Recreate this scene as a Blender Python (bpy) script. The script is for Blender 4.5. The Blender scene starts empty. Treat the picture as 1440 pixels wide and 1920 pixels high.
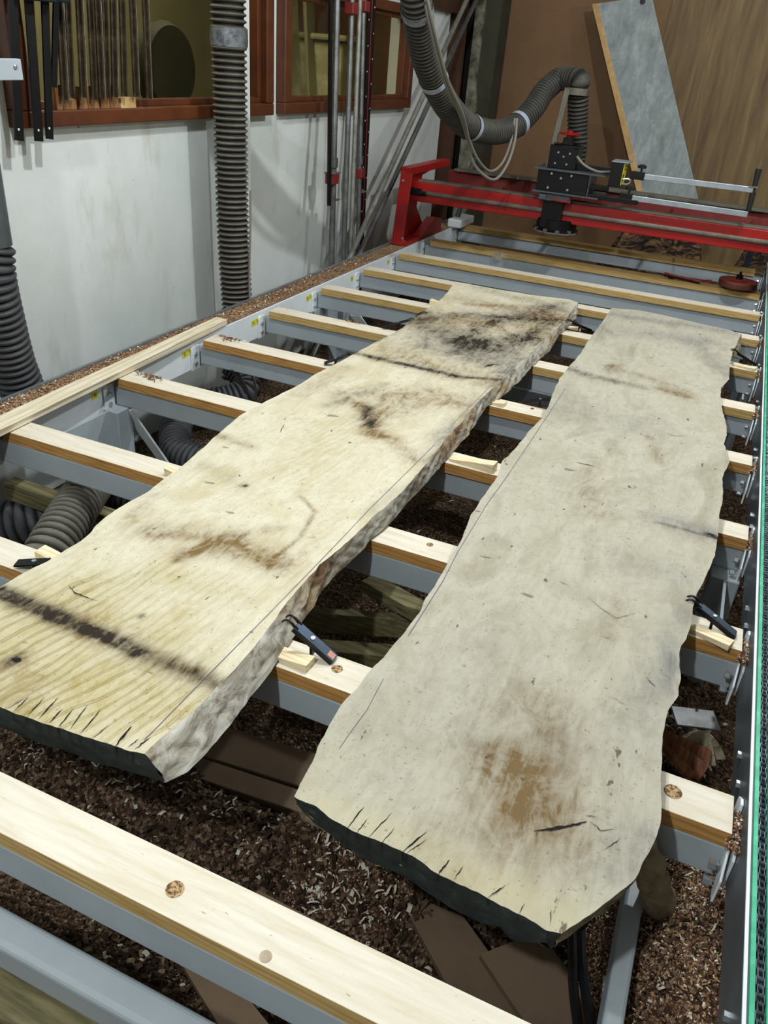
import bpy, math, random
import numpy as np
from mathutils import Vector, Matrix
random.seed(7); rng=np.random.default_rng(7)
S=bpy.context.scene; COL=S.collection
# ------------------------------------------------------------------ camera (solved from the photograph's vanishing points)
YAW,PIT,ROLL,F=-3.66799729e-01,5.24677157e-01,8.74090492e-02,1479.48
f_=np.array([math.sin(YAW)*math.cos(PIT),math.cos(YAW)*math.cos(PIT),-math.sin(PIT)])
r_=np.cross(f_,[0,0,1]);r_/=np.linalg.norm(r_);u_=np.cross(r_,f_)
c,s=math.cos(ROLL),math.sin(ROLL); R_=c*r_+s*u_; U_=-s*r_+c*u_
CAM=np.array([0,0,1.7])
def ray(x,y): return R_*((x-720)/F)-U_*((y-960)/F)+f_
def PZ(x,y,z): r=ray(x,y); return CAM+r*((z-CAM[2])/r[2])
def PX(x,y,X): r=ray(x,y); return CAM+r*(X/r[0])
def PY(x,y,Y): r=ray(x,y); return CAM+r*(Y/r[1])
def PD(x,y,d): r=ray(x,y); return CAM+r*(d/np.linalg.norm(r))
cd=bpy.data.cameras.new('camera'); cam=bpy.data.objects.new('camera',cd); COL.objects.link(cam)
cam.matrix_world=Matrix([[R_[0],U_[0],-f_[0],0],[R_[1],U_[1],-f_[1],0],[R_[2],U_[2],-f_[2],1.7],[0,0,0,1]])
cd.sensor_fit='HORIZONTAL'; cd.sensor_width=36; cd.lens=36*F/1440; cd.clip_start=.02; cd.clip_end=60
S.camera=cam
# ------------------------------------------------------------------ materials
def hexc(h):
    h=h.lstrip('#'); v=[int(h[i:i+2],16)/255 for i in(0,2,4)]
    return tuple((x/12.92 if x<=.04045 else ((x+.055)/1.055)**2.4) for x in v)+(1,)
class NT:
    def __init__(s,name):
        s.m=bpy.data.materials.new(name); s.m.use_nodes=True; s.t=s.m.node_tree; s.n=s.t.nodes; s.l=s.t.links
        s.b=s.n['Principled BSDF']; s.tc=s.n.new('ShaderNodeTexCoord')
    def co(s,scale=(1,1,1),rot=(0,0,0),kind='Object'):
        m=s.n.new('ShaderNodeMapping'); m.inputs['Scale'].default_value=scale; m.inputs['Rotation'].default_value=rot
        s.l.new(s.tc.outputs[kind],m.inputs[0]); return m.outputs[0]
    def noise(s,co,scale=5,detail=4,rough=.6,dist=0):
        n=s.n.new('ShaderNodeTexNoise'); n.inputs['Scale'].default_value=scale; n.inputs['Detail'].default_value=detail
        n.inputs['Roughness'].default_value=rough; n.inputs['Distortion'].default_value=dist; s.l.new(co,n.inputs['Vector']); return n.outputs[0]
    def wave(s,co,scale=5,dist=4,dscale=1.,detail=2,dir='X'):
        n=s.n.new('ShaderNodeTexWave'); n.bands_direction=dir; n.inputs['Scale'].default_value=scale; n.inputs['Distortion'].default_value=dist
        n.inputs['Detail'].default_value=detail; n.inputs['Detail Scale'].default_value=dscale; s.l.new(co,n.inputs['Vector']); return n.outputs['Fac']
    def ramp(s,fac,stops,interp='LINEAR'):
        r=s.n.new('ShaderNodeValToRGB'); e=r.color_ramp.elements; r.color_ramp.interpolation=interp
        while len(e)<len(stops): e.new(.5)
        for i,(p,cc) in enumerate(stops):
            e[i].position=p; e[i].color=hexc(cc) if isinstance(cc,str) else (cc,cc,cc,1)
        s.l.new(fac,r.inputs[0]); return r.outputs[0]
    def val(s,v):
        n=s.n.new('ShaderNodeValue'); n.outputs[0].default_value=v; return n.outputs[0]
    def math(s,op,a,b=None,clamp=False):
        n=s.n.new('ShaderNodeMath'); n.operation=op; n.use_clamp=clamp
        for i,v in enumerate((a,b)):
            if v is None: continue
            if isinstance(v,(int,float)): n.inputs[i].default_value=v
            else: s.l.new(v,n.inputs[i])
        return n.outputs[0]
    def mix(s,fac,a,b,mode='MIX'):
        n=s.n.new('ShaderNodeMix'); n.data_type='RGBA'; n.blend_type=mode; n.clamp_result=False
        for sock,v in((n.inputs[0],fac),(n.inputs[6],a),(n.inputs[7],b)):
            if isinstance(v,str): sock.default_value=hexc(v)
            elif isinstance(v,(int,float)): sock.default_value=v if sock==n.inputs[0] else (v,v,v,1)
            else: s.l.new(v,sock)
        return n.outputs[2]
    def attr(s,name):
        n=s.n.new('ShaderNodeAttribute'); n.attribute_name=name
        sp=s.n.new('ShaderNodeSeparateColor'); s.l.new(n.outputs['Color'],sp.inputs[0]); return sp.outputs[0],sp.outputs[1],sp.outputs[2],n.outputs['Alpha']
    def bump(s,h,strength=.3,dist=.01):
        n=s.n.new('ShaderNodeBump'); n.inputs['Strength'].default_value=strength; n.inputs['Distance'].default_value=dist
        s.l.new(h,n.inputs['Height']); s.l.new(n.outputs[0],s.b.inputs['Normal'])
    def out(s,col,rough=.6,metal=0,spec=None):
        i=s.b.inputs['Base Color']
        if isinstance(col,str): i.default_value=hexc(col)
        else: s.l.new(col,i)
        j=s.b.inputs['Roughness']
        if isinstance(rough,(int,float)): j.default_value=rough
        else: s.l.new(rough,j)
        s.b.inputs['Metallic'].default_value=metal
        if spec is not None: s.b.inputs['Specular IOR Level'].default_value=spec
        return s.m
M={}
def pine(name,a,b,cdark,along='X',sc=1.,stain=None,wavy=4.):
    t=NT(name); st=(2.2,24,24) if along=='X' else (24,2.2,24)
    g=t.noise(t.co(st),3*sc,5,.6,.4); w=t.wave(t.co((.5,6,9) if along=='X' else (6,.5,9)),3*sc,wavy,1.2,3,'DIAGONAL')
    col=t.ramp(g,[(.22,cdark),(.45,a),(.72,b)]); col=t.mix(t.math('MULTIPLY',t.ramp(w,[(.55,0.),(.95,1.)]),.22 if 'top' in name else .45),col,cdark)
    big=t.noise(t.co((1.2,3,3)),1.6,3,.5); col=t.mix(t.ramp(big,[(.45,0.),(.75,.5)]),col,stain or a)
    sp=t.noise(t.co((14,40,40)),4,2,.5); col=t.mix(t.ramp(sp,[(.72,0.),(.78,.55)]),col,'#6b4a2c')
    t.bump(g,.15,.004); M[name]=t.out(col,.65,0,.3)
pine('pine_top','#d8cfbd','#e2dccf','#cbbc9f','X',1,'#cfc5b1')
pine('pine_side_shaded','#b98a4e','#cda363','#8a5a2a','X',1.6,'#a87a40')  # golden-brown bearer sides, darker copy with missing direct light in the colour
pine('pine_yellow_lit','#c5a468','#d6b880','#98773f','X',1.6,'#b8945a')  # same timber in a lighter copy, lamplight put into the colour
pine('board_pine','#ddd2b8','#e9e0cc','#b9a47c','Y',1,'#cfc1a2')
pine('old_timber','#6d6648','#857c5a','#403b24','X',1.2,'#5b5639')
pine('wedge_pine','#ecdcb6','#f2e7cc','#c9a872','X',2,'#e6d3a8')
def plain(name,col,rough=.5,metal=0,var=None,vs=6,vr=(.4,.7),bump=0,bs=40,spec=None):
    t=NT(name)
    if var:
        n=t.noise(t.co(),vs,6,.65); cc=t.mix(t.ramp(n,[(vr[0],0.),(vr[1],1.)]),col,var)
    else: cc=col
    if bump: t.bump(t.noise(t.co(),bs,4,.6),bump,.004)
    M[name]=t.out(cc,rough,metal,spec)
plain('steel_paint','#a7b0b6',.4,0,'#99a2a8',5,(.35,.75))
plain('steel_white','#e2e8ec',.38,0,'#d3dadf',5,(.4,.75))
plain('steel_dark','#4b5054',.42,.3,'#5d6266',7,(.4,.7))
plain('bolt','#b9c0c6',.28,.9)
plain('edge_grey','#6f7578',.45,.3,'#85898a',9)
plain('red_paint','#a3100e',.38,0,'#8b1210',4,(.4,.7))
plain('red_dusty','#6e1514',.55,0,'#7c3a2c',4,(.45,.75))
plain('rail_metal','#6c665e',.4,.6,'#8b8274',12)
plain('dusty_metal','#6b665a',.65,.2,'#514d43',9)
plain('black_metal','#070708',.42,0,'#131211',20,(.55,.8),spec=.3)
plain('black_matte','#141414',.6)
plain('clip_steel','#3f4d5e',.35,.6,'#2c3642',25)
plain('alu','#b4bcc4',.35,.75,'#9aa4ae',12)
plain('galv','#77797a',.42,.65,'#54534e',14,(.35,.7))
plain('galv_pale','#95968f',.5,.5,'#6f6c5e',14,(.35,.7))
plain('white_plastic','#d8dadb',.5)
plain('tape','#5d6166',.35,.3,'#8b9096',30,(.4,.6),bump=.5,bs=60)
plain('tape_white','#9aa0a8',.4,0,'#8fa2bf',60,(.5,.62),bump=.5,bs=60)
plain('cable_grey','#78746b',.6)
plain('cable_black','#17171a',.45)
plain('green_strip','#37a57d',.5,0,'#55c29a',18,(.45,.65))
plain('chain_steel','#6d7480',.38,.8,'#3b3e44',60,(.4,.6))
plain('yellow','#d6d22c',.5)
plain('sticker_red','#c98878',.5)
plain('bar_brown','#2c2316',.55,.3,'#55462e',18,(.45,.7))
plain('bar_edge','#b5ad9d',.35,.7,'#786a50',30)
plain('red_fit','#7a2320',.5,0,'#5d1a18',12)
plain('window_wood','#4a2410',.4,0,'#5e3013',9,(.35,.7))
plain('door_brown','#4a2c18',.6,0,'#35200f',6)
plain('brownsheet','#5c5a4c',.8)
plain('disc_red','#7e211c',.5,0,'#9a4a3d',14,(.45,.75))
plain('disc_rust','#5f3020',.7,0,'#43221a',14)
plain('room_beige','#8f8a66',.9,0,'#a39c74',1.5)
plain('room_dark','#33321f',.8,0,'#24240f',3)
plain('curtain','#a09a70',.8,0,'#c0ba92',6,(.45,.6))
plain('ceiling_paint','#77756e',.9)
plain('wall_paint2','#7d7b74',.9)
plain('end_paint','#1d2423',.62,0,'#2e3634',35,(.45,.75),bump=.5,bs=50)
plain('brown_ply_sheet','#5d4a36',.8,0,'#4a3a29',5)
plain('blockwood','#8a5e34',.6,0,'#5d3c20',12)
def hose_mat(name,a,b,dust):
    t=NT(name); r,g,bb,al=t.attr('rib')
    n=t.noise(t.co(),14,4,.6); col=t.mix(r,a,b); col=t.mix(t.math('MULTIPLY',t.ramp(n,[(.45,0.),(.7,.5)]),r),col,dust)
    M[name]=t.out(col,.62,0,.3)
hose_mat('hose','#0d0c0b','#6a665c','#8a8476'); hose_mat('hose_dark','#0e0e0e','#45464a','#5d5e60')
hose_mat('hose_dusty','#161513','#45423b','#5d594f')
# white rendered wall
t=NT('wall_white'); n=t.noise(t.co((1,1,1)),1.3,5,.6); col=t.mix(t.ramp(n,[(.35,0.),(.7,1.)]),'#d9dddb','#c6cbc6')
n2=t.noise(t.co((1,1.6,.5)),3.0,6,.7); col=t.mix(t.ramp(n2,[(.56,0.),(.74,.6)]),col,'#a8a48c'); n4=t.noise(t.co((1,1,.6)),1.1,5,.6); col=t.mix(t.ramp(n4,[(.45,0.),(.7,.4)]),col,'#9aa3a2')
n3=t.noise(t.co(),38,3,.6); col=t.mix(t.ramp(n3,[(.74,0.),(.77,.8)]),col,'#5e5c50')
t.bump(t.noise(t.co(),30,5,.6),.25,.004); M['wall_white']=t.out(col,.8,0,.2)
t=NT('wall_flaky'); n=t.noise(t.co(),7,8,.75); col=t.ramp(n,[(.38,'#3c3a2c'),(.5,'#6f6c5a'),(.62,'#8f8f7f')]); M['wall_flaky']=t.out(col,.9)
# plywood
t=NT('ply_brown'); n=t.noise(t.co((1,1,.6)),2.2,6,.6); n2=t.noise(t.co((3,3,14)),2,3,.6)
col=t.mix(t.ramp(n,[(.35,0.),(.7,1.)]),'#7c5c3c','#6c4f34'); col=t.mix(t.ramp(n2,[(.6,0.),(.75,.35)]),col,'#503a26'); M['ply_brown']=t.out(col,.75)
t=NT('ply_grain'); n=t.noise(t.co((6,6,.55),(0,.22,0)),2.2,7,.62,.8); w=t.noise(t.co((16,16,.9),(0,.22,0)),2.5,5,.6,.5)
col=t.ramp(n,[(.3,'#5b4730'),(.46,'#725b3b'),(.58,'#7f6743'),(.75,'#937b56')]); col=t.mix(t.ramp(w,[(.6,0.),(.72,.4)]),col,'#5c4426'); M['ply_grain']=t.out(col,.7)
# concrete-grey dusty board
t=NT('grey_board'); n=t.noise(t.co((1.6,1,.8)),6,8,.72,.3); n2=t.noise(t.co((1,1,1)),2.2,4,.6)
col=t.ramp(n,[(.32,'#757c7b'),(.5,'#8e9695'),(.6,'#a0a7a6'),(.75,'#b9bebb')]); col=t.mix(t.ramp(n2,[(.5,0.),(.7,.6)]),col,'#77746a'); M['grey_board']=t.out(col,.7)
plain('olive_post','#3d3a2a',.8,0,'#2c2a1d',5)
plain('board_edge','#b08a55',.7,0,'#c9a977',10)
# sawdust
def dust(name,cols,sc=1):
    t=NT(name); v=t.n.new('ShaderNodeTexVoronoi'); v.inputs['Scale'].default_value=140*sc; t.l.new(t.co((1,1,1)),v.inputs['Vector'])
    sp=t.n.new('ShaderNodeSeparateColor'); t.l.new(v.outputs['Color'],sp.inputs[0])
    n=t.noise(t.co(),6,6,.7); col=t.ramp(sp.outputs[0],[(0,cols[0]),(.35,cols[1]),(.7,cols[2]),(.95,cols[3])])
    col=t.mix(t.ramp(n,[(.45,0.),(.7,.6)]),col,cols[0]); t.bump(v.outputs['Distance'],.9,.01); M[name]=t.out(col,.95,0,.1)
dust('sawdust',['#2b2119','#4b392a','#675040','#8d7a66']); dust('sawdust_rail',['#80583c','#9c7454','#b08f6c','#cfc0a4'],1.3); dust('floor_dust',['#2a221b','#3f332a','#554536','#6d5a48'],.8)
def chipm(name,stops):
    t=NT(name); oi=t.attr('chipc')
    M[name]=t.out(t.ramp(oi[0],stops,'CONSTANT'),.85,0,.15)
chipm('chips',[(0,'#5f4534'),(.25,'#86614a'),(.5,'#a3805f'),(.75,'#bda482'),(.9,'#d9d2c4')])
chipm('chips_shaded',[(0,'#281e16'),(.3,'#3d2e22'),(.6,'#564434'),(.85,'#756450'),(.95,'#bdb6a8')])  # darker copy of the chips, shade beneath the bed put into the colour
# slab timber (stains come from the wood itself, kept in a vertex attribute)
def slabmat(name,c1,c2,c3,cdark,cbrown,cgrey,cyel,marks,gdir):
    t=NT(name); dk,br,gy,ye=t.attr('stain')
    grain=t.noise(t.co((22,3.2,10),(0,0,gdir)),2.2,7,.68,1.2); fine=t.noise(t.co((95,16,10),(0,0,gdir)),3,4,.65,.5)
    big=t.noise(t.co((2.2,1.1,1)),2.6,6,.62,.8); blot=t.noise(t.co((1.4,.9,1)),8,8,.72,1.1); mott=t.noise(t.co((1.5,1,1)),22,6,.7,.8)
    col=t.ramp(big,[(.3,c1),(.5,c2),(.7,c3)])
    col=t.mix(t.math('MULTIPLY',t.ramp(mott,[(.45,0.),(.68,1.)]),.35),col,'#8f8772' if marks<.5 else '#b3a680')
    col=t.mix(t.math('MULTIPLY',t.ramp(grain,[(.48,0.),(.70,1.)]),.30),col,'#958c74' if marks<.5 else '#ab9d72')
    # figure: curved growth lines, clearest where the wood is olive
    w=t.wave(t.co((2.2,.9,1),(0,0,.5)),6.5,14,.45,2,'X'); fig=t.ramp(w,[(.72,0.),(.92,1.),(1,.3)])
    # saw marks across the board
    sm=t.wave(t.co((.10,1,1),(0,0,.08)),70,2.2,2,3,'Y'); col=t.mix(t.math('MULTIPLY',t.math('MULTIPLY',t.ramp(sm,[(.5,0.),(1,1.)]),t.ramp(blot,[(.4,.1),(.6,1.)])),.16),col,'#6d6350')
    rag=t.ramp(blot,[(.36,.06),(.5,.55),(.62,1.)]); ragf=t.ramp(grain,[(.34,.25),(.6,1.)]); rm=t.ramp(mott,[(.35,.35),(.6,1.)])
    def st(ch,cc,g,soft=.35):
        f=t.math('MULTIPLY',t.math('MULTIPLY',rag,ragf),rm); f=t.math('MULTIPLY_ADD',f,(1-soft)*1.7); f.node.inputs[2].default_value=soft
        return t.math('MULTIPLY',t.math('MULTIPLY',ch,g),f,True)
    col=t.mix(st(ye,cyel,.72,.45),col,cyel)
    col=t.mix(t.math('MULTIPLY',fig,t.math('MULTIPLY',ye,.62)),col,'#7c6a38') if marks>.5 else col
    col=t.mix(st(gy,cgrey,1.25,.45),col,cgrey); col=t.mix(st(br,cbrown,1.45,.30),col,cbrown); col=t.mix(st(dk,cdark,1.45,.34),col,cdark)
    sp=t.noise(t.co((1.,.45,1)),48,3,.55); col=t.mix(t.ramp(sp,[(.69,0.),(.735,.75)]),col,'#3a3024')
    sp2=t.noise(t.co((.6,1.3,1)),22,2,.5); col=t.mix(t.ramp(sp2,[(.74,0.),(.78,.6)]),col,'#54432c')
    sp3=t.noise(t.co((1,1,1)),150,2,.5); col=t.mix(t.ramp(sp3,[(.66,0.),(.74,.5)]),col,'#5b5140')
    h=t.math('ADD',t.math('MULTIPLY',grain,.5),t.math('MULTIPLY',fine,.5)); t.bump(h,.35,.004)
    M[name]=t.out(col,.75,0,.2)
slabmat('slab_top_cream','#cdc3a8','#d6cfba','#c6ba98','#2b231b','#78603a','#77726a','#a3924f',1,.0)
slabmat('slab_top_grey','#aaa38f','#b8b3a2','#9d9683','#2f2b26','#705b3b','#737271','#c0b690',0,.0)
t=NT('bark_edge'); n=t.noise(t.co((3,1.1,3)),10,8,.75,.8); n2=t.noise(t.co((1,.7,1)),3.2,4,.6)
c1=t.ramp(n,[(.28,'#3c342b'),(.40,'#857d6f'),(.52,'#b3afa2'),(.68,'#cfcdc6')]); c2=t.ramp(n,[(.33,'#2c221a'),(.46,'#745a44'),(.58,'#a39272'),(.75,'#c4b899')])
col=t.mix(t.ramp(n2,[(.46,0.),(.6,1.)]),c1,c2); t.bump(n,.6,.006); M['bark_edge']=t.out(col,.9,0,.1)
t=NT('bark_pale'); n=t.noise(t.co((3,1.1,3)),12,7,.7,.6); col=t.ramp(n,[(.3,'#4a4034'),(.5,'#958a72'),(.7,'#bdb39a')]); t.bump(n,.8,.01); M['bark_pale']=t.out(col,.9,0,.1)
plain('crack','#0b0907',.95); plain('pencil','#5a5878',.9); plain('knot','#7a4b28',.7,0,'#3f2412',60); plain('knotsoft','#b5a68e',.8,0,'#a08e74',60); plain('knotdust','#b89a70',.9,0,'#5d4026',130,(.45,.55))
t=NT('stump'); n=t.noise(t.co((1.2,4,5)),3.2,7,.7,1.8); col=t.ramp(n,[(.38,'#0c0a09'),(.47,'#2c2119'),(.55,'#7d5a40'),(.7,'#a8825c')]); t.bump(n,1,.02); M['stump']=t.out(col,.85)
t=NT('root'); n=t.noise(t.co(),16,7,.7,.5); col=t.ramp(n,[(.35,'#5a4b3c'),(.5,'#98876c'),(.7,'#b5a587')]); t.bump(n,.7,.01); M['root']=t.out(col,.9)
t=NT('bark_strip'); n=t.noise(t.co((20,3,3)),5,6,.7); col=t.ramp(n,[(.35,'#4b2411'),(.55,'#7d4a26'),(.75,'#a97b4c')]); M['bark_strip']=t.out(col,.7)
t=NT('glass'); t.b.inputs['Transmission Weight'].default_value=1; t.b.inputs['IOR'].default_value=1.1; M['glass']=t.out('#e9e6d2',.04)
# ------------------------------------------------------------------ mesh builder
class MB:
    def __init__(s): s.v=[];s.f=[];s.mi=[];s.at=None
    def add(s,vs,fs,m=0):
        o=len(s.v); s.v+= [tuple(float(a) for a in p) for p in vs]; s.f+=[tuple(i+o for i in q) for q in fs]; s.mi+=[m]*len(fs); return s
    def box(s,a,b,m=0):
        x0,x1=sorted((a[0],b[0]));y0,y1=sorted((a[1],b[1]));z0,z1=sorted((a[2],b[2]))
        return s.add([(x0,y0,z0),(x1,y0,z0),(x1,y1,z0),(x0,y1,z0),(x0,y0,z1),(x1,y0,z1),(x1,y1,z1),(x0,y1,z1)],
          [(3,2,1,0),(4,5,6,7),(0,1,5,4),(1,2,6,5),(2,3,7,6),(3,0,4,7)],m)
    def bar(s,p,q,w,h,up=(0,0,1),m=0,w2=None):
        p=Vector(p);q=Vector(q);d=(q-p).normalized();sd=d.cross(Vector(up)).normalized();u=sd.cross(d)
        vs=[]
        for c0,ww in((p,w),(q,w2 or w)):
            for a,b in((-1,-1),(1,-1),(1,1),(-1,1)): vs.append(c0+sd*a*ww/2+u*b*h/2)
        return s.add(vs,[(0,1,2,3),(7,6,5,4),(0,4,5,1),(1,5,6,2),(2,6,7,3),(3,7,4,0)],m)
    def prism(s,poly,z0,z1,m=0,ax='Z'):
        n=len(poly)
        def mk(p,z): return (p[0],p[1],z) if ax=='Z' else ((z,p[0],p[1]) if ax=='X' else (p[0],z,p[1]))
        vs=[mk(p,z0) for p in poly]+[mk(p,z1) for p in poly]
        return s.add(vs,[tuple(range(n)),tuple(range(2*n-1,n-1,-1))]+[(i,i+n,(i+1)%n+n,(i+1)%n) for i in range(n)],m)
    def tube(s,pts,rad,seg=12,m=0,cap=True,col=None):
        P=[Vector(p) for p in pts]; n=len(P); vs=[]; a=None; cols=[]
        for i,p in enumerate(P):
            d=(P[min(i+1,n-1)]-P[max(i-1,0)]).normalized()
            if a is None: a=d.cross(Vector((.31,.17,.93))).normalized()
            else: a=(a-d*a.dot(d)).normalized()
            b=d.cross(a); r=rad[i] if hasattr(rad,'__len__') else rad
            for k in range(seg):
                t=2*math.pi*k/seg; vs.append(p+(a*math.cos(t)+b*math.sin(t))*r)
            if col is not None: cols+=[col[i]]*seg
        fs=[(i*seg+k,i*seg+(k+1)%seg,(i+1)*seg+(k+1)%seg,(i+1)*seg+k) for i in range(n-1) for k in range(seg)]
        if cap: fs+=[tuple(range(seg-1,-1,-1)),tuple((n-1)*seg+k for k in range(seg))]
        if col is not None: s.at=(s.at or [])+cols
        return s.add(vs,fs,m)
    def lathe(s,prof,c,seg=24,m=0,ax='Z'):
        vs=[]
        for r,h in prof:
            for k in range(seg):
                t=2*math.pi*k/seg; x,y=r*math.cos(t),r*math.sin(t)
                vs.append((c[0]+x,c[1]+y,c[2]+h) if ax=='Z' else ((c[0]+h,c[1]+x,c[2]+y) if ax=='X' else (c[0]+x,c[1]+h,c[2]+y)))
        n=len(prof); fs=[(i*seg+k,i*seg+(k+1)%seg,(i+1)*seg+(k+1)%seg,(i+1)*seg+k) for i in range(n-1) for k in range(seg)]
        fs+=[tuple(range(seg-1,-1,-1)),tuple((n-1)*seg+k for k in range(seg))]; return s.add(vs,fs,m)
def obj(name,mb,mats,parent=None,smooth=False,bevel=0,attr=None,segs=2):
    me=bpy.data.meshes.new(name); V=np.array(mb.v)
    o_=np.array([(V[:,0].min()+V[:,0].max())/2,(V[:,1].min()+V[:,1].max())/2,V[:,2].min()]) if parent is None else np.zeros(3)
    if parent is not None: o_=np.array(parent['_o'])if '_o' in parent else np.zeros(3)
    me.from_pydata([tuple(p) for p in V-o_],[],mb.f)
    for mm in (mats if isinstance(mats,(list,tuple)) else [mats]): me.materials.append(M[mm])
    me.polygons.foreach_set('material_index',mb.mi)
    if mb.at is not None and attr is None: attr=('rib',[(a,a,a,1) for a in mb.at])
    if attr:
        a=me.attributes.new(attr[0],'FLOAT_COLOR','POINT'); a.data.foreach_set('color',np.array(attr[1],dtype=np.float32).ravel())
    me.update()
    import bmesh as _b
    bm=_b.new(); bm.from_mesh(me); _b.ops.recalc_face_normals(bm,faces=bm.faces); bm.to_mesh(me); bm.free()
    if smooth:
        me.polygons.foreach_set('use_smooth',[True]*len(me.polygons)); 
        try: me.set_sharp_from_angle(angle=math.radians(40))
        except Exception: pass
    o=bpy.data.objects.new(name,me); COL.objects.link(o)
    if parent is not None: o.parent=parent
    else: o.location=tuple(o_)
    ORG[o.name]=tuple(o_)
    o['_o']=[float(a) for a in o_]
    if bevel:
        b=o.modifiers.new('bevel','BEVEL'); b.width=bevel; b.segments=segs; b.limit_method='ANGLE'; b.angle_limit=.6
    return o
ORG={}
def tag(o,label=None,cat=None,group=None,kind=None):
    if label: o['label']=label
    if cat: o['category']=cat
    if group: o['group']=group
    if kind: o['kind']=kind
    return o
def thing(name,loc,label,cat,group=None):
    o=bpy.data.objects.new(name,None); COL.objects.link(o); o.location=tuple(float(a) for a in loc); o.empty_display_size=.05
    o['_o']=[float(a) for a in loc]; return tag(o,label,cat,group)
def smooth_path(pts,n):
    P=np.array(pts,float); m=len(P); Q=np.vstack([2*P[0]-P[1],P,2*P[-1]-P[-2]]); out=[]
    for i in range(m-1):
        for j in range(40):
            t=j/40; a,b,c_,d=Q[i:i+4]
            out.append(.5*((2*b)+(-a+c_)*t+(2*a-5*b+4*c_-d)*t*t+(-a+3*b-3*c_+d)*t**3))
    out.append(P[-1]); out=np.array(out); L=np.r_[0,np.cumsum(np.linalg.norm(np.diff(out,axis=0),axis=1))]
    tt=np.linspace(0,L[-1],n); return np.stack([np.interp(tt,L,out[:,k]) for k in range(3)],1),L[-1]
def hose(name,pts,R,pitch,mat,depth=.12,parent=None,seg=24,sharp=True):
    _,L=smooth_path(pts,10); nr=max(3,int(L/pitch)); k=6; n=nr*k+1; P,_=smooth_path(pts,n)
    prof=[0,.15,.75,1.,.75,.15] if sharp else [0,.6,1,1,.9,.5]
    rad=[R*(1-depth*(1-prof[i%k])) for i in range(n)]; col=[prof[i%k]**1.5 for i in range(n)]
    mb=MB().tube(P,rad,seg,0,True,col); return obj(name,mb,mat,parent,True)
def cabletube(name,pts,r,mat,parent=None,n=60,seg=8):
    P,_=smooth_path(pts,n); return obj(name,MB().tube(P,r,seg),mat,parent,True)
# ------------------------------------------------------------------ the room
WX=-2.35; BY=7.35; ZT=.60
def struct(name,mb,mat,**k): return tag(obj(name,mb,mat,**k),kind='structure')
struct('floor',MB().box((-4.4,-2.5,-.1),(3.2,BY+.3,0)),'floor_dust')
struct('ceiling',MB().box((-4.4,-2.5,3.4),(3.2,BY+.3,3.5)),'ceiling_paint')
struct('wall_right',MB().box((3.0,-2.5,0),(3.2,BY,3.4)),'wall_paint2')
struct('wall_front',MB().box((-4.4,-2.6,0),(3.2,-2.5,3.4)),'wall_paint2')
# left wall, with two openings
w1=(2.24,3.92,1.385,2.36); w2=(4.03,5.80,1.385,1.985)
ends=6.60
mb=MB(); X0,X1=WX-.14,WX
mb.box((X0,-2.5,0),(X1,w1[0],3.4)); mb.box((X0,w1[0],0),(X1,w1[1],w1[2])); mb.box((X0,w1[0],w1[3]),(X1,w1[1],3.4))
mb.box((X0,w1[1],0),(X1,w2[0],3.4)); mb.box((X0,w2[0],0),(X1,w2[1],w2[2])); mb.box((X0,w2[0],w2[3]),(X1,w2[1],3.4)); mb.box((X0,w2[1],0),(X1,ends,2.0))
mb.box((X0,w2[1],2.14),(X1,ends,3.4))
struct('wall_left',mb,'wall_white')
struct('trim_1',MB().box((WX-.16,w2[1]+.02,2.0),(WX+.05,ends+.1,2.14)),'door_brown')
ya_,yb_=PX(461,300,-2.275)[1],PX(470,300,-2.275)[1]
struct('trim_2',MB().box((WX+.0005,ya_,.3),(WX+.075,yb_,2.6)),'wall_white',bevel=.002)
def window(i,w):
    fr=struct('window_%d'%i,MB().box((WX-.02,w[0],w[2]-.0),(WX+.055,w[1],w[2]+.055)).box((WX-.02,w[0],w[3]-.055),(WX+.055,w[1],w[3])).box((WX-.02,w[0],w[2]+.055),(WX+.055,w[0]+.07,w[3]-.055)).box((WX-.02,w[1]-.07,w[2]+.055),(WX+.055,w[1],w[3]-.055)),'window_wood',bevel=.006)
    a=.07; b=.055
    obj('glazing_bead',MB().box((WX-.03,w[0]+a,w[2]+b),(WX+.02,w[1]-a,w[2]+b+.025)).box((WX-.03,w[0]+a,w[3]-b-.025),(WX+.02,w[1]-a,w[3]-b)).box((WX-.03,w[0]+a,w[2]+b+.025),(WX+.02,w[0]+a+.03,w[3]-b-.025)).box((WX-.03,w[1]-a-.03,w[2]+b+.025),(WX+.02,w[1]-a,w[3]-b-.025)),'window_wood',fr,bevel=.003)
    obj('glass_pane',MB().box((WX-.03,w[0]+a,w[2]+b),(WX-.025,w[1]-a,w[3]-b)),'glass',fr)
window(1,w1); window(2,w2)
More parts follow.
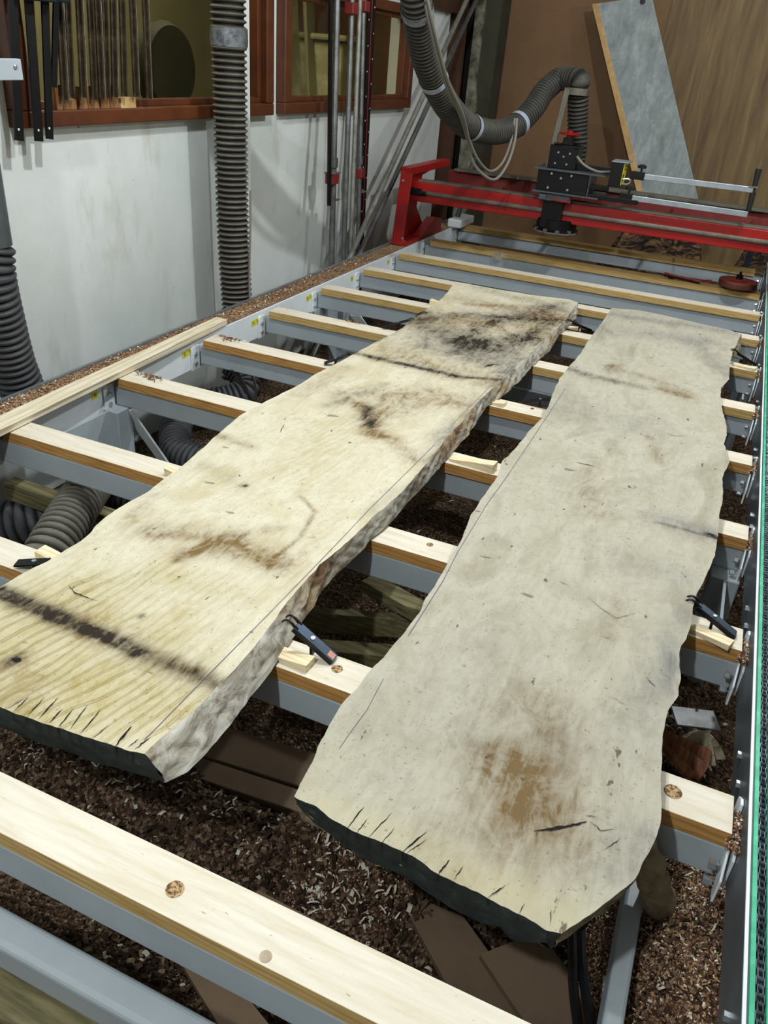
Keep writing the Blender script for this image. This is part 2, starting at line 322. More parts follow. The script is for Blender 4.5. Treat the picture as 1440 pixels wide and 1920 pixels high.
# the room seen through the windows
struct('wall_back_room',MB().box((-4.4,-2.5,0),(-4.3,BY,3.4)),'room_beige')
tag(obj('storage_drum',MB().lathe([(.001,-.06),(.19,-.06),(.21,0),(.19,.04),(.001,.05)],tuple(PX(312,128,-2.85)),40,0,'X').box((-2.92,PX(312,128,-2.85)[1]-.05,.001),(-2.84,PX(312,128,-2.85)[1]+.05,PX(312,128,-2.85)[2]-.15)),'room_dark',None,True),'dark round disc seen through the glass of the near window','disc')
tag(obj('machine_cover',MB().box((-3.4,5.9,.001),(-2.9,6.3,1.75)).box((-3.45,5.85,1.75),(-2.85,6.35,1.79)),'curtain',bevel=.03),'pale covered machine behind the glass of the far window','machine')
for i in range(4):
    y=5.1+.22*i; z=1.9-.1*(i%2)
    tag(obj('stored_board',MB().bar((-2.95,y,.02),(-3.3+.04*i,y+.12,z+.3),.12+.03*(i%3),.025,(1,0,0)),['curtain','room_beige'][i%2]),'tall pale board leaning behind the far window glass','board','boards behind the far window')
tag(obj('storage_shelf',MB().box((-3.3,1.9,.001),(-2.75,2.75,1.34)).box((-3.3,2.72,.6),(-2.75,2.76,1.5)),'room_dark'),'dark shelf seen low behind the near window glass','shelf')
for i in range(5):
    y=2.32+.1*i
    tag(obj('storage_box',MB().box((-3.05,y,1.345),(-2.9,y+.085,1.5+.03*((i*7)%3))),['red_fit','brown_ply_sheet','blockwood','steel_dark','red_fit'][i]),'small box standing on the shelf behind the near window','box','boxes behind the near window')
# back wall: brown sheet, grained sheet, posts and broken plaster
xs=PY(1240,200,BY)[0]
struct('wall_back',MB().box((-4.3,BY,0),(3.2,BY+.02,3.4)),'ply_brown')
struct('wall_back_right',MB().prism([(PY(1150,470,BY)[0]+.0,-.0),(3.0,0),(3.0,3.4),(PY(1262,-120,BY)[0],3.4),(PY(1262,-0,BY)[0],2.25)],BY-.012,BY-.001,0,'Y'),'ply_grain')
p0=PY(868,230,BY-.3)[0]; p1=PY(884,230,BY-.3)[0]
mb=MB(); zz=np.linspace(0,3.4,30); L=[];Rr=[]
for i,z in enumerate(zz):
    L.append((p0,z)); Rr.append((p1+(.01+.045*rng.random() if z<1.42 else 0),z))
mb.prism(L+Rr[::-1],BY-.3,BY-.0,0,'Y'); struct('trim_3',mb,'wall_flaky'); struct('trim_6',MB().box((p1-.03,BY-.28,0),(p1+.13,BY-.03,3.4)),'olive_post')
struct('recess_shade',MB().box((p0-.42,BY-.1,0),(p0-.02,BY-.02,3.4)),'black_matte')  # black panel painting the shade of the recess beside the pillar
x0=PY(815,250,6.8)[0]; x1=PY(852,250,6.8)[0]
struct('door_1',MB().box((x0-.3,6.78,0),(x1,6.83,3.2)),'door_brown')
struct('trim_5',MB().box((PY(925,60,BY-.03)[0]-.03,BY-.06,1.0),(PY(925,60,BY-.03)[0]+.03,BY-.005,3.4)),'door_brown')
tag(obj('rubble_block',MB().box((p0-.1,BY-.75,0),(p1+.1,BY-.35,.42)),'wall_flaky'),'rough pale masonry block in the dark back corner','block') if False else None
# ------------------------------------------------------------------ router bed
bed=thing('router_bed',(-.85,3.0,0),'long grey steel bed frame carrying timber bearers, with green edged chain rail','machine frame')
def part(name,mb,mats,parent=bed,**k): return obj(name,mb,mats,parent,**k)
Y0,Y1=.30,6.35
SP=.5395
YK=[.542+SP*i for i in range(10)]+[6.12]
# left rail: channel, top lip, outer angle
part('rail_beam',MB().box((-2.07,Y0,.47),(-1.955,Y1,.598)),'steel_white',bevel=.004)
part('edge_angle',MB().box((-2.083,Y0,.50),(-2.071,Y1,.612)),'edge_grey')
# right rail
part('rail_beam',MB().box((.285,Y0,.505),(.296,Y1,.628)).box((.296,Y0,.505),(.40,Y1,.600)),'steel_dark')
part('edge_angle',MB().box((.2845,Y0,.6285),(.2895,Y1,.632)),'steel_white')
part('belt_strip',MB().box((.2925,Y0,.6005),(.2995,Y1,.634)),'green_strip')
part('belt_strip',MB().box((.3145,Y0,.6005),(.325,Y1,.634)),'green_strip')
# chain
mb=MB(); y=Y0; i=0; zc=.628
while y<Y1:
    for x in(.3022,.3112):
        o=.0009*(1 if i%2 else -1)*(1 if x<.305 else -1); X=x+o
        mb.prism([(y-.0065,zc-.004),(y+.0065,zc-.004),(y+.0085,zc),(y+.0065,zc+.004),(y-.0065,zc+.004),(y-.0085,zc)],X-.0007,X+.0007,0,'X')
    mb.lathe([(.0032,-.0045),(.0032,.0045)],(.3067,y-.0065,zc),8,0,'X')
    y+=.0127; i+=1
part('drive_chain',mb,'chain_steel')
# cross beams with brackets, bolts and stickers
for i,y in enumerate(YK):
    cb=part('cross_beam',MB().box((-1.945,y+(.0005 if i<3 else .012),.487),(.270,y+.085,.5635)),'steel_paint',bevel=.004)
    # left bracket on the rail's inner face
    part('bracket',MB().prism([(y-.045,.47),(y+.01,.47),(y+.01,.575),(y-.035,.575),(y-.045,.565)],-1.954,-1.948,0,'X'),'steel_white',cb,bevel=.001)
    for zz_ in(.50,.54): part('bolt',MB().lathe([(.008,0),(.008,.007),(.004,.010)],(-1.948,y-.02,zz_),6,0,'X'),'bolt',cb)
    # right end bracket: rounded plate beside the rail
    part('bracket',MB().prism([(y-.045,.475),(y-.025,.475),(y+.01,.545),(y+.01,.566),(y-.01,.572),(y-.045,.53)],.268,.2725,0,'X').prism([(y-.02,.49),(y+.11,.49),(y+.11,.585),(y+.09,.60),(y+.075,.60),(y+.07,.575),(y-.0,.575),(y-.02,.56)],.279,.2845,0,'X'),'steel_white',cb,bevel=.0015)
    for yy,zz_ in((y-.03,.505),(y-.028,.545)): part('bolt',MB().lathe([(.009,-.016),(.009,-.005),(.0045,0)],(.262,yy,zz_),6,0,'X'),'bolt',cb)
# bolts on right rail plate
for i,y in enumerate(YK[:9]):
    for dy in(.16,.24): part('bolt',MB().lathe([(.008,-.008),(.008,0)],(.285,y+dy,.565),6,0,'X'),'bolt')
stk=[(YK[i]-.085) for i in range(2,9)]
def sticker(y,z=.555):
    st=part('number_sticker',MB().box((-1.9545,y-.016,z-.014),(-1.9535,y+.016,z+.014)),'yellow')
    h=.014; w=.006; X=(-1.9534,-1.9529); e=.0018
    m=MB()
    m.box((X[0],y-w,z+h/2-e),(X[1],y+w,z+h/2)); m.box((X[0],y-w,z-e/2),(X[1],y+w,z+e/2)); m.box((X[0],y-w,z-h/2),(X[1],y+w,z-h/2+e))
    m.box((X[0],y-w,z),(X[1],y-w+e,z+h/2)); m.box((X[0],y+w-e,z-h/2),(X[1],y+w,z))
    obj('digit',m,'black_matte',st)
for y in stk: sticker(y)
for y in stk[2:5]: sticker(y+.036,.558)
# front end beam and lower timber
part('end_beam',MB().box((-1.95,.462,.375),(.27,.517,.45)),'steel_paint',bevel=.012,segs=4)
# legs, gussets and braces
for x,sx in((-1.93,1),(.24,-1)):
    for y in (.40,2.15,4.05,5.85):
        part('leg',MB().box((x-.04,y-.04,0),(x+.04,y+.04,.487)),'steel_paint',bevel=.004)
        part('gusset',MB().prism([(y-.04,.487),(y-.34,.487),(y-.04,.12)],x-.004,x+.004,0,'X'),'steel_paint')
        part('foot_plate',MB().box((x-.08,y-.08,0.001),(x+.08,y+.08,.012)),'steel_dark')
for y in(3.95,5.6): part('brace',MB().bar((-1.90,y+.1,.47),(-1.42,y-.05,.10),.05,.008,(0,1,0)),'steel_white')
part('brace',MB().bar(PX(238,768,-1.90),PZ(335,905,.08),.045,.008,(0,1,0)),'steel_white')
part('stretcher',MB().box((-1.89,4.01,.13),(.20,4.09,.2)),'steel_paint',bevel=.004); part('stretcher',MB().box((-1.89,5.81,.13),(.20,5.89,.2)),'steel_paint',bevel=.004)
xa,xb_=PZ(1150,1800,.37)[0],PZ(1190,1800,.37)[0]
part('stretcher',MB().box((xa,.52,.29),(xb_,1.25,.37)),'steel_paint',bevel=.006)
# ------------------------------------------------------------------ timber bearers laid on the cross beams
nm=['nearest the camera, in front of both slabs','second from the front, under the pink-stickered steel dog','third from the front','fourth from the front, carrying the long tapered wedge','fifth from the front','sixth from the front','seventh from the front','eighth from the front, under the far slab ends','ninth from the front, just beyond both slabs','tenth from the front, carrying the red disc','farthest of all, behind the gantry']
for i,y in enumerate(YK):
    xl=-1.92; xr=.268
    if i==0: xl,xr=-1.3,.268
    if i==9: xl,xr=-1.905,.262
    th=.036; w=.090
    mat=['pine_top','pine_yellow_lit' if i in(0,5,6,7,8,9,10) else 'pine_side_shaded']  # lit copy for the front and far bearers, shaded copy for those between
    mb=MB(); z0,z1=ZT-th,ZT
    if i==10: xr=.22
    mb.add([(xl,y,z0),(xr,y,z0),(xr,y+w,z0),(xl,y+w,z0),(xl,y,z1),(xr,y,z1),(xr,y+w,z1),(xl,y+w,z1)],[(3,2,1,0)],1)
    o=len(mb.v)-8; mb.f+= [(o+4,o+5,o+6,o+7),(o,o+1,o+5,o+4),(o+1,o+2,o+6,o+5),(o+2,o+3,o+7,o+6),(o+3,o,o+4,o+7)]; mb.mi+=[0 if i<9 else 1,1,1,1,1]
    bo=tag(obj('timber_bearer',mb,mat,None,bevel=.0015),'pale pine bearer timber, '+nm[i],'timber','timber bearers across the bed')
    # plugged screw holes / knots
    ks={0:[(328,1667,.014),(498,1793,.009)],1:[(632,1254,.012),(1262,1484,.016)],2:[(806,1021,.009)],3:[(60,799,.008),(915,868,.007)],4:[(998,766,.007),(455,746,.009)],5:[(620,676,.007)],6:[]}.get(i,[])
    for kx,ky,kr in ks:
        p=PZ(kx,ky,ZT+.0006); ow=PZ(kx,ky,ZT); 
        if y<p[1]<y+w: obj('knot',MB().lathe([(kr,-.0007),(kr,.0003),(kr*.6,.0005)],(p[0],p[1],ZT+.0005),20),'knotsoft' if (kx,ky)==(498,1793) else ('knotdust' if i in(0,1,2) and kr>.0085 else 'knot'),bo)
# long loose board on left rail
a=PZ(404.5,595.8,.628);b=PZ(423.6,600,.628)
mb=MB(); ya=2.93; mb.add([(-1.862,1.0,.6055),(-1.862,ya,.6055),(-1.955,ya,.6055),(-1.955,1.0,.6055)]+[(-1.87,1.0,.628),(-1.955+.002,ya,.628),(-2.008,ya,.628),(-1.95,1.0,.628)],[]) if False else None
bd=MB(); bd.add([(-1.845,1.0,.603),(-1.950,ya,.603),(-2.008,ya,.603),(-1.935,1.0,.603),(-1.838,1.0,.629),(-1.950,ya,.629),(-2.008,ya,.629),(-1.925,1.0,.629)],[(0,1,2,3),(4,5,6,7),(0,1,5,4),(1,2,6,5),(2,3,7,6),(3,0,4,7)])
tag(obj('loose_board',bd,'board_pine',None,bevel=.002),'long narrow weathered pine board lying along the left steel rail','board')
# ------------------------------------------------------------------ slabs
def resamp(P,n):
    P=np.array(P,float); L=np.r_[0,np.cumsum(np.linalg.norm(np.diff(P,axis=0),axis=1))]
    t=np.linspace(0,L[-1],n); return np.stack([np.interp(t,L,P[:,k]) for k in range(P.shape[1])],1)
def smooth1(P,k=2):
    Q=P.copy()
    for _ in range(k): Q[1:-1]=(Q[:-2]+2*Q[1:-1]+Q[2:])/4
    return Q
def px2w(pts,z): return np.array([PZ(x,y,z) for x,y in pts])
def seg_dist(P,a,b):
    ab=b-a; t=np.clip(((P-a)@ab)/(ab@ab+1e-12),0,1); return np.linalg.norm(P-(a+t[:,None]*ab),axis=1),t
def noise2(x,y,seed=0,oct_=4):
    r=np.random.default_rng(seed); o=np.zeros_like(x)
    for k in range(oct_):
        for _ in range(4):
            th=r.random()*6.28; ph=r.random()*6.28; fr=(2**k)*(.7+.6*r.random()); o+=np.sin((x*math.cos(th)+y*math.sin(th))*fr*6.28+ph)/(2**k)/4
    return o
def slab(name,left,right,front,back,rbot,fbot,ztop,zbot,mats,strokes,lines,label,inset=.006,leftin=.010):
    nu,nv=120,560
    Lc=smooth1(resamp(left,nv),3);Rc=smooth1(resamp(right,nv),3);Fc=smooth1(resamp(front,nu),1);Bc=smooth1(resamp(back,nu),2)
    for A,sd in((Lc,1),(Rc,2)): # small natural wobble
        s_=np.arange(nv)/nv*40; wob=noise2(s_,s_*0,sd)*.0018; wob[:4]=0;wob[-4:]=0; A[:,0]+=wob
    wf=noise2(np.arange(nu)/nu*9,np.zeros(nu),5)*.002; wf[0]=wf[-1]=0; Fc[:,1]+=wf; Bc[:,1]+=wf[::-1]
    Fc[0],Fc[-1],Bc[0],Bc[-1]=Lc[0],Rc[0],Lc[-1],Rc[-1]
    u=np.linspace(0,1,nu)[None,:,None]; v=np.linspace(0,1,nv)[:,None,None]
    G=(1-u)*Lc[:,None]+u*Rc[:,None]+(1-v)*Fc[None]+v*Bc[None]-((1-u)*(1-v)*Lc[0]+u*(1-v)*Rc[0]+(1-u)*v*Lc[-1]+u*v*Rc[-1])
    G=G.reshape(-1,3).copy(); G[:,2]=ztop+noise2(G[:,0]*1.2,G[:,1]*1.2,9,3)*.0012
    mb=MB(); mb.add(G,[]); idx=np.arange(nu*nv).reshape(nv,nu)
    q=np.stack([idx[:-1,:-1],idx[:-1,1:],idx[1:,1:],idx[1:,:-1]],-1).reshape(-1,4); mb.f=[tuple(map(int,a)) for a in q]; mb.mi=[0]*len(mb.f)
    # sides
    def wall(top_idx,bot,mi,K=8,bulge=.004,seed=3,prof=1.):
        n=len(top_idx); T=G[top_idx]; B=np.array(bot); prev=list(map(int,top_idx)); nz=[]
        d=B-T; nrm=np.stack([d[:,0],d[:,1]],1)
        tang=np.gradient(T[:,:2],axis=0); nn=np.stack([tang[:,1],-tang[:,0]],1); nn/=np.linalg.norm(nn,axis=1)[:,None]+1e-9
        if seed<0: nn=-nn
        for k in range(1,K+1):
            t=k/K; P=T*(1-t)+B*t; P[:,:2]=T[:,:2]*(1-t**prof)+B[:,:2]*t**prof
            off=(noise2(np.arange(n)*.06,np.full(n,t*2.5),abs(seed))*bulge)*math.sin(math.pi*min(t,.85))
            P[:,:2]+=nn*off[:,None]; o=len(mb.v); mb.add(P,[]); cur=list(range(o,o+n))
            for i in range(n-1): mb.f.append((prev[i],prev[i+1],cur[i+1],cur[i])); mb.mi.append(mi)
            prev=cur
        return prev
    rb=resamp(rbot,nv); lb=Lc.copy(); lb[:,0]+=leftin; lb[:,2]=zbot+noise2(np.arange(nv)*.03,np.zeros(nv),11)*.002
    fb=resamp(fbot,nu); bb=Bc.copy(); bb[:,1]-=.01; bb[:,2]=zbot
    lb[0]=fb[0]; fb[-1]=rb[0]; bb[0]=lb[-1]; bb[-1]=rb[-1]
    a1=wall(idx[:,-1],rb,1,9,.0055,3,.8); a2=wall(idx[:,0],lb,1,5,.003,-4); a3=wall(idx[0,:],fb,2,6,.0035,-6); a4=wall(idx[-1,:],bb,2,4,.002,7)
    # underside
    o=len(mb.v)
    for i in range(nv-1): mb.f.append((a1[i],a1[i+1],a2[i+1],a2[i])); mb.mi.append(1)
    nb=len(mb.v)
    # stains
    Pxy=G[:,:2]; st=np.zeros((nb,4)); wx=Pxy+np.stack([noise2(Pxy[:,0]*1.3,Pxy[:,1]*1.3,21),noise2(Pxy[:,0]*1.3,Pxy[:,1]*1.3,22)],1)*.010
    for pts,wd,stg,ch in strokes:
        W=px2w(pts,ztop)[:,:2]; best=np.full(len(wx),9.)
        if len(W)==1: best=np.linalg.norm((wx-W[0])*np.array([1,.7]),axis=1)
        for i in range(len(W)-1): best=np.minimum(best,seg_dist(wx,W[i],W[i+1])[0])
        st[:nu*nv,ch]+=stg*np.exp(-(best/wd)**2)
    st=np.clip(st,0,1)
    # cracks and pencil lines: slivers let in at the surface
    for pts,wd,mi in lines:
        W=px2w(pts,ztop)
        if mi==3 and len(W)>1: W=resamp(W,max(len(W)*5,8)); W[1:-1,:2]+=rng.normal(0,.0005,(len(W)-2,2))
        n=len(W); tg=np.gradient(W[:,:2],axis=0); tg/=np.linalg.norm(tg,axis=1)[:,None]+1e-9; nn=np.stack([-tg[:,1],tg[:,0]],1)
        wv=np.full(n,wd/2*(.75 if mi==3 else 1))
        if mi==3: wv=wv*np.clip(np.sin(np.linspace(.12,3.0,n))*(.6+.8*rng.random(n)),.12,1.4)
        if mi==3 and wd<0: wv=np.abs(wd)/2*np.linspace(1,.1,n)
        A=W.copy();B=W.copy();A[:,:2]+=nn*wv[:,None];B[:,:2]-=nn*wv[:,None];A[:,2]=B[:,2]=ztop+.0017
        o=len(mb.v); mb.add(np.vstack([A,B]),[(i,i+1,n+i+1,n+i) for i in range(n-1)],mi)
    fx=np.array(Fc)
    for pts,wd,mi in lines:
        if mi!=3: continue
        w0=PZ(*pts[0],ztop); yf=np.interp(w0[0],fx[:,0],fx[:,1])
        if abs(w0[1]-yf)<.012 and fx[0,0]<w0[0]<fx[-1,0]:
            dz=.018+.03*rng.random(); xo=(rng.random()-.5)*.01; o=len(mb.v); y_=yf-.0022; hw_=wd*.4
            mb.add([(w0[0]-hw_,y_,ztop),(w0[0]+hw_,y_,ztop),(w0[0]+xo*.5+hw_*.7,y_-.001,ztop-dz*.5),(w0[0]+xo*.5-hw_*.7,y_-.001,ztop-dz*.5),(w0[0]+xo,y_-.0,ztop-dz)],[(0,1,2,3),(3,2,4)],3)
    full=np.zeros((len(mb.v),4)); full[:nb]=st
    ob=obj(name,mb,mats,None,True,attr=('stain',full)); return tag(ob,label,'timber slab')
ZS=.66
L1=[(0,1101),(27.8,1083),(80.6,1055.6),(111,1039),(155.6,1011),(172,997),(177.8,986),(222,952.8),(277.8,922),(314,893),(344.4,872),(405.6,816.7),(450.7,778.5),(489,757.6),(565,719.4),(589.6,702),(645,674),(680,655),(735.4,625.7),(760.4,611),(766.7,601),(783,588),(804,577),(829,559),(841.7,544.6),(852,530)]
L1w=np.vstack([[-1.232,.700,ZS],[-1.236,.85,ZS],px2w(L1,ZS)])
R1=[(271,1414),(295,1388),(368,1329),(441,1253),(469,1221.5),(500,1183),(539,1127),(570,1092),(601,1057.6),(643,1024.7),(674,995),(702,965.6),(716,957),(760,915),(800,868),(826.7,836),(835,822),(866.7,791),(897.8,751),(933,720),(964,689),(991,667),(1022,635.6),(1049,613),(1066.7,590),(1084,567)]
F1=[(0,1327.4),(73,1351.7),(149,1377.8),(215,1400),(239.6,1407),(271,1414)]
F1w=np.vstack([[-1.232,.700,ZS],px2w(F1,ZS)])
B1=[(852,530),(933,542),(1000,553),(1066.7,561),(1084,567)]
RB1=[(312.5,1468),(350.7,1447),(382,1419),(430.6,1360),(448,1336),(500,1270),(528.5,1227.8),(573.6,1158),(601,1113),(622,1085),(664,1047),(698.6,1009),(733,981),(757.6,950),(800,905),(840,858),(880,813),(911,764),(946.7,740),(977.8,711),(1000,684),(1031,657.8),(1049,626.7),(1066.7,613),(1082,592)]
FB1=[(0,1364),(69,1391.7),(121.5,1407),(166.7,1426),(198,1431.6),(243,1447),(284.7,1459),(312.5,1468)]
FB1w=np.vstack([[-1.225,.700,.607],[PY(x,y,F)for x,y,F in((0,1364,.703),(69,1391.7,.71),(121.5,1407,.716),(166.7,1426,.72),(243,1447,.726))],PZ(284.7,1459,.607),PZ(312.5,1468,.607)])
st1=[([(0,1105),(60,1132),(130,1165),(210,1195),(290,1235),(400,1282)],.020,.62,0),([(0,1108),(60,1132),(125,1160)],.020,.9,0),([(155,1172),(200,1190),(260,1222)],.014,.8,0),([(150,1170),(370,1270)],.034,.42,1),([(0,1110),(130,1160)],.04,.4,1),([(300,1230),(420,1300)],.02,.35,1),
([(662,662),(720,676),(800,693),(870,708),(950,712)],.017,.85,0),([(700,672),(860,705)],.04,.35,0),
([(690,765),(697,800)],.022,.95,0),([(680,760),(705,812)],.045,.6,1),([(700,815),(740,825),(770,860)],.035,.45,1),
([(800,612),(870,640),(950,650),(990,640)],.10,.50,0),([(770,590),(800,585)],.03,.8,0),([(860,640),(930,600)],.05,.55,0),([(880,655),(1000,625),(1040,600)],.07,.5,0),([(760,600),(900,590),(1020,600)],.05,.42,0),([(800,650),(900,680)],.05,.35,0),([(905,605),(925,610)],.02,.9,1),
([(760,600),(860,600),(980,620),(1040,590)],.13,.55,1),([(740,660),(860,700),(930,720)],.10,.5,1),([(720,770),(800,740),(880,760)],.09,.5,1),([(940,600),(1060,570)],.06,.4,0),([(700,640),(800,570)],.035,.4,0),([(880,570),(1000,575)],.04,.35,1),([(830,640),(1010,690)],.16,.85,2),([(780,600),(1040,590)],.14,.38,2),([(860,560),(1050,600)],.08,.35,1),([(960,700),(890,800),(830,860)],.07,.5,2),([(930,760),(830,820)],.05,.45,2),([(900,540),(1050,580)],.05,.25,0),
([(640,740),(760,740)],.05,.45,1),([(620,760),(720,720)],.03,.3,0),([(640,690),(560,740)],.04,.3,1),
([(270,990),(380,1000),(450,1020),(520,1050)],.05,.45,1),([(335,1050),(400,1020),(440,1015)],.018,.85,1),([(350,1035),(470,1040),(520,1060)],.035,.45,1),([(290,1005),(400,1010),(520,990)],.02,.45,1),([(480,1045),(500,1060),(560,1010),(590,960),(560,930)],.007,.6,1),([(430,1010),(480,1045)],.009,.5,1),
([(40,1180),(150,1290),(260,1330)],.13,.75,3),([(100,1100),(300,1180)],.10,.5,3),([(0,1240),(60,1330)],.09,.65,3),([(30,1236)],.016,1.,0),([(0,1250),(40,1240)],.03,.5,1),([(240,1280),(330,1340)],.06,.35,3),([(60,1290),(0,1330)],.05,.3,1),
([(255,965),(300,930)],.02,.3,1),([(380,870),(440,905)],.03,.25,1),([(410,815),(470,835)],.02,.5,1),([(560,880),(640,800)],.10,.3,3),([(520,1120),(640,960)],.03,.2,3),([(300,1080),(430,1110)],.05,.4,3),([(160,1100),(300,1060)],.05,.35,3),
([(454,908)],.007,.9,0),([(265,1157)],.006,1.,0),([(920,685)],.012,1.,0),([(1000,560),(1060,585)],.04,.35,2),([(830,835),(800,890),(700,960)],.03,.3,2)]
ln1=[([(271,1388),(302,1357),(378,1279),(500,1155.6),(622,1030),(698,950),(750,899),(815,834)],.0012,4),([(840,805),(880,763),(914,730),(959,681)],.0009,4),
([(13,1331),(50,1308)],.002,3),([(26,1335),(56,1305)],.002,3),([(52,1343),(84,1308)],.0025,3),([(72,1350),(110,1308)],.003,3),([(92,1357),(118,1330)],.0028,3),([(110,1364),(138,1330)],.003,3),([(130,1370),(165,1322)],.003,3),([(150,1377),(190,1330)],.0025,3),([(175,1385),(205,1360)],.002,3),([(217,1400),(247,1362)],.0055,3),([(252,1407),(283,1383)],.0025,3),([(240,1402),(262,1385)],.002,3),
([(128,1098),(140,1112),(160,1120),(182,1128)],.0035,3),([(455,745),(505,735)],.0,3),([(690,1080),(705,1090)],.0015,3),([(905,690),(925,683),(940,686)],.008,3),([(915,694),(960,702)],.0022,3),([(22,1236),(40,1239)],.014,3),([(500,850),(525,812)],.0,3),([(524,813),(534,795)],.003,3)]
ln1=[l for l in ln1 if l[1]>0]
slab('timber_slab',L1w,px2w(R1,ZS),F1w,px2w(B1,ZS),px2w(RB1,.607),FB1w,ZS,.606,['slab_top_cream','bark_edge','end_paint','crack','pencil'],st1,ln1,'long cream waney-edge timber slab with dark streaks, at the left of the bed')
L2=[(551.7,1494),(570.8,1456),(588,1425),(598.6,1393.8),(608,1380),(622,1349),(643,1318),(664,1297),(684.7,1269),(712.5,1238),(747,1200),(764.6,1175.7),(788.9,1144),(799,1120),(816.7,1095.8),(830.6,1071.5),(848,1040),(865,1012.5),(884,964),(911,924),(933,893),(940,871),(942,862),(955.6,853),(977.8,826.7),(991,809),(1022,777.8),(1040,729),(1049,711),(1062,693),(1089,662),(1102,640),(1129,604),(1146.7,577.8)]
R2=[(1053,1750),(1087,1726),(1119,1703.5),(1151,1681),(1191,1650),(1208,1616),(1229,1571),(1239.6,1539.7),(1239.6,1466),(1243,1375.7),(1253.6,1330),(1269,1311),(1277,1272),(1274.4,1240.5),(1276,1212),(1287.5,1196),(1296.6,1162),(1300.5,1136),(1308,1110),(1321,1084),(1339.5,1045),(1346,1006),(1348.6,964.6),(1356,938.5),(1354,897),(1368,866.7),(1364,850),(1357.5,833),(1362.5,813),(1361.7,796.7),(1356,775),(1352.5,756.7),(1351,741.7),(1353,726.7),(1361.7,716.7),(1367.5,710),(1368,683),(1373,663),(1380,646.7),(1390,626)]
F2=[(551.7,1494),(591.7,1512),(626,1539.6),(682,1567),(751,1595),(800,1623.5),(821,1639),(855,1652.8),(901,1675.7),(931,1692.5),(983,1720),(1027.6,1744.4),(1053,1750)]
B2=[(1146.7,577.8),(1200,582),(1244,591),(1311,606.7),(1365,618),(1390,626)]
R2w=px2w(R2,ZS); RB2=R2w.copy(); RB2[:,2]=.607
nrm=np.gradient(R2w[:,:2],axis=0); nrm=np.stack([nrm[:,1],-nrm[:,0]],1); nrm/=np.linalg.norm(nrm,axis=1)[:,None]
RB2[:,:2]-=nrm*np.where(R2w[:,1]<1.0,.010,.014)[:,None]; 
for i_,p_ in enumerate(RB2):
    if p_[1]>3.9: RB2[i_,:2]+=nrm[i_]*.03
FB2=[(557,1508),(588,1543),(640,1581),(675,1605.6),(716.7,1626),(751,1638.5),(800,1674),(836.7,1695.5),(873,1717),(901,1735),(937.5,1737),(959,1763),(989.4,1767),(1026,1768)]
F2w=px2w(F2,ZS); FB2w=[]
for x,y in FB2:
    fx=np.array([p[0] for p in F2]); yy=np.interp(x,fx,F2w[:,1]); FB2w.append(PY(x,y,yy+.003))
FB2w=np.array(FB2w); FB2w[:,2]=np.clip(FB2w[:,2],.59,.652); FB2w=np.vstack([FB2w,RB2[0]])
st2=[([(1000,1330),(1010,1400),(960,1480)],.075,.5,1),([(940,1410),(1000,1490)],.05,.35,1),([(1040,1500),(1060,1570)],.06,.45,1),([(1075,1690),(1060,700),(1100,705)],.02,.0,0),
([(1062,688),(1105,705),(1200,725)],.03,.55,0),([(1150,690)],.04,.75,1),([(1245,730),(1285,742)],.03,.8,1),([(1190,700),(1290,735)],.03,.35,1),([(1135,620),(1330,640)],.09,.35,2),([(1150,590),(1390,625)],.06,.5,2),([(1300,640),(1360,700)],.06,.35,2),([(1060,760),(1200,800)],.12,.25,2),
([(1240,975),(1330,1000)],.05,.55,2),([(1290,1150),(1200,1330)],.05,.35,2),([(1180,1050),(1290,1090)],.06,.3,2),([(600,1520),(760,1580),(900,1650),(1060,1725)],.030,.75,3),([(640,1420),(560,1490)],.03,.35,3),([(860,1640),(1080,1690)],.035,.4,3),([(1120,860),(1100,930)],.03,.3,1),([(1215,820),(1240,870)],.02,.3,1),([(1150,830),(1160,850)],.03,.3,1),
([(1230,980),(1345,1010)],.008,.6,0),([(1325,1000),(1345,1008)],.008,.6,0),([(1160,1130),(1150,1190)],.03,.25,1),([(1100,930),(1120,960)],.06,.2,1),([(900,1200),(700,1400)],.12,.15,2),([(850,1600),(1000,1560)],.08,.3,1),([(1270,1200),(1250,1290)],.02,.5,2),([(1150,1620),(1200,1560)],.05,.4,2),([(960,1400),(1230,1400)],.1,.2,2)]
ln2=[([(1151,580),(1111,649)],.0010,4),([(1060,729),(1000,820),(951,893),(915,943),(858,1036),(831,1089),(765,1193)],.0012,4),([(719,1273),(688,1332),(650,1384),(636,1405)],.0008,4),
([(1000,1559),(1035,1555),(1070,1549),(1100,1541)],.007,3),([(1105,1541),(1118,1550),(1126,1559),(1152,1556)],.0022,3),([(1098,1530),(1118,1533)],.002,3),
([(651,1554),(683,1513)],.0028,3),([(668,1564),(690,1536)],.0018,3),([(690,1572),(735,1525)],.0018,3),([(712,1585),(740,1553)],.0015,3),([(752,1601),(800,1560)],.0032,3),([(762,1601),(800,1575)],.0018,3),([(821,1641),(843,1613)],.0035,3),([(850,1652),(868,1624)],.0015,3),([(913,1685),(948,1660)],.002,3),([(1032,1732),(1032,1705)],.0015,3),([(973,1715),(983,1693)],.0012,3),
([(1102,1120),(1125,1140),(1155,1160),(1200,1148)],.0016,3),([(1250,812),(1262,818),(1290,818)],.0022,3),([(1262,715),(1320,727)],.002,3),([(1132,1595),(1165,1572)],.0015,3),([(1015,810),(1000,850)],.0,3),([(1325,1000),(1343,1005)],.006,3),([(1080,868),(1115,875)],.005,3),([(1210,1270),(1230,1290)],.002,3),([(1060,1125),(1100,1152)],.0,3)]
ln2=[l for l in ln2 if l[1]>0]
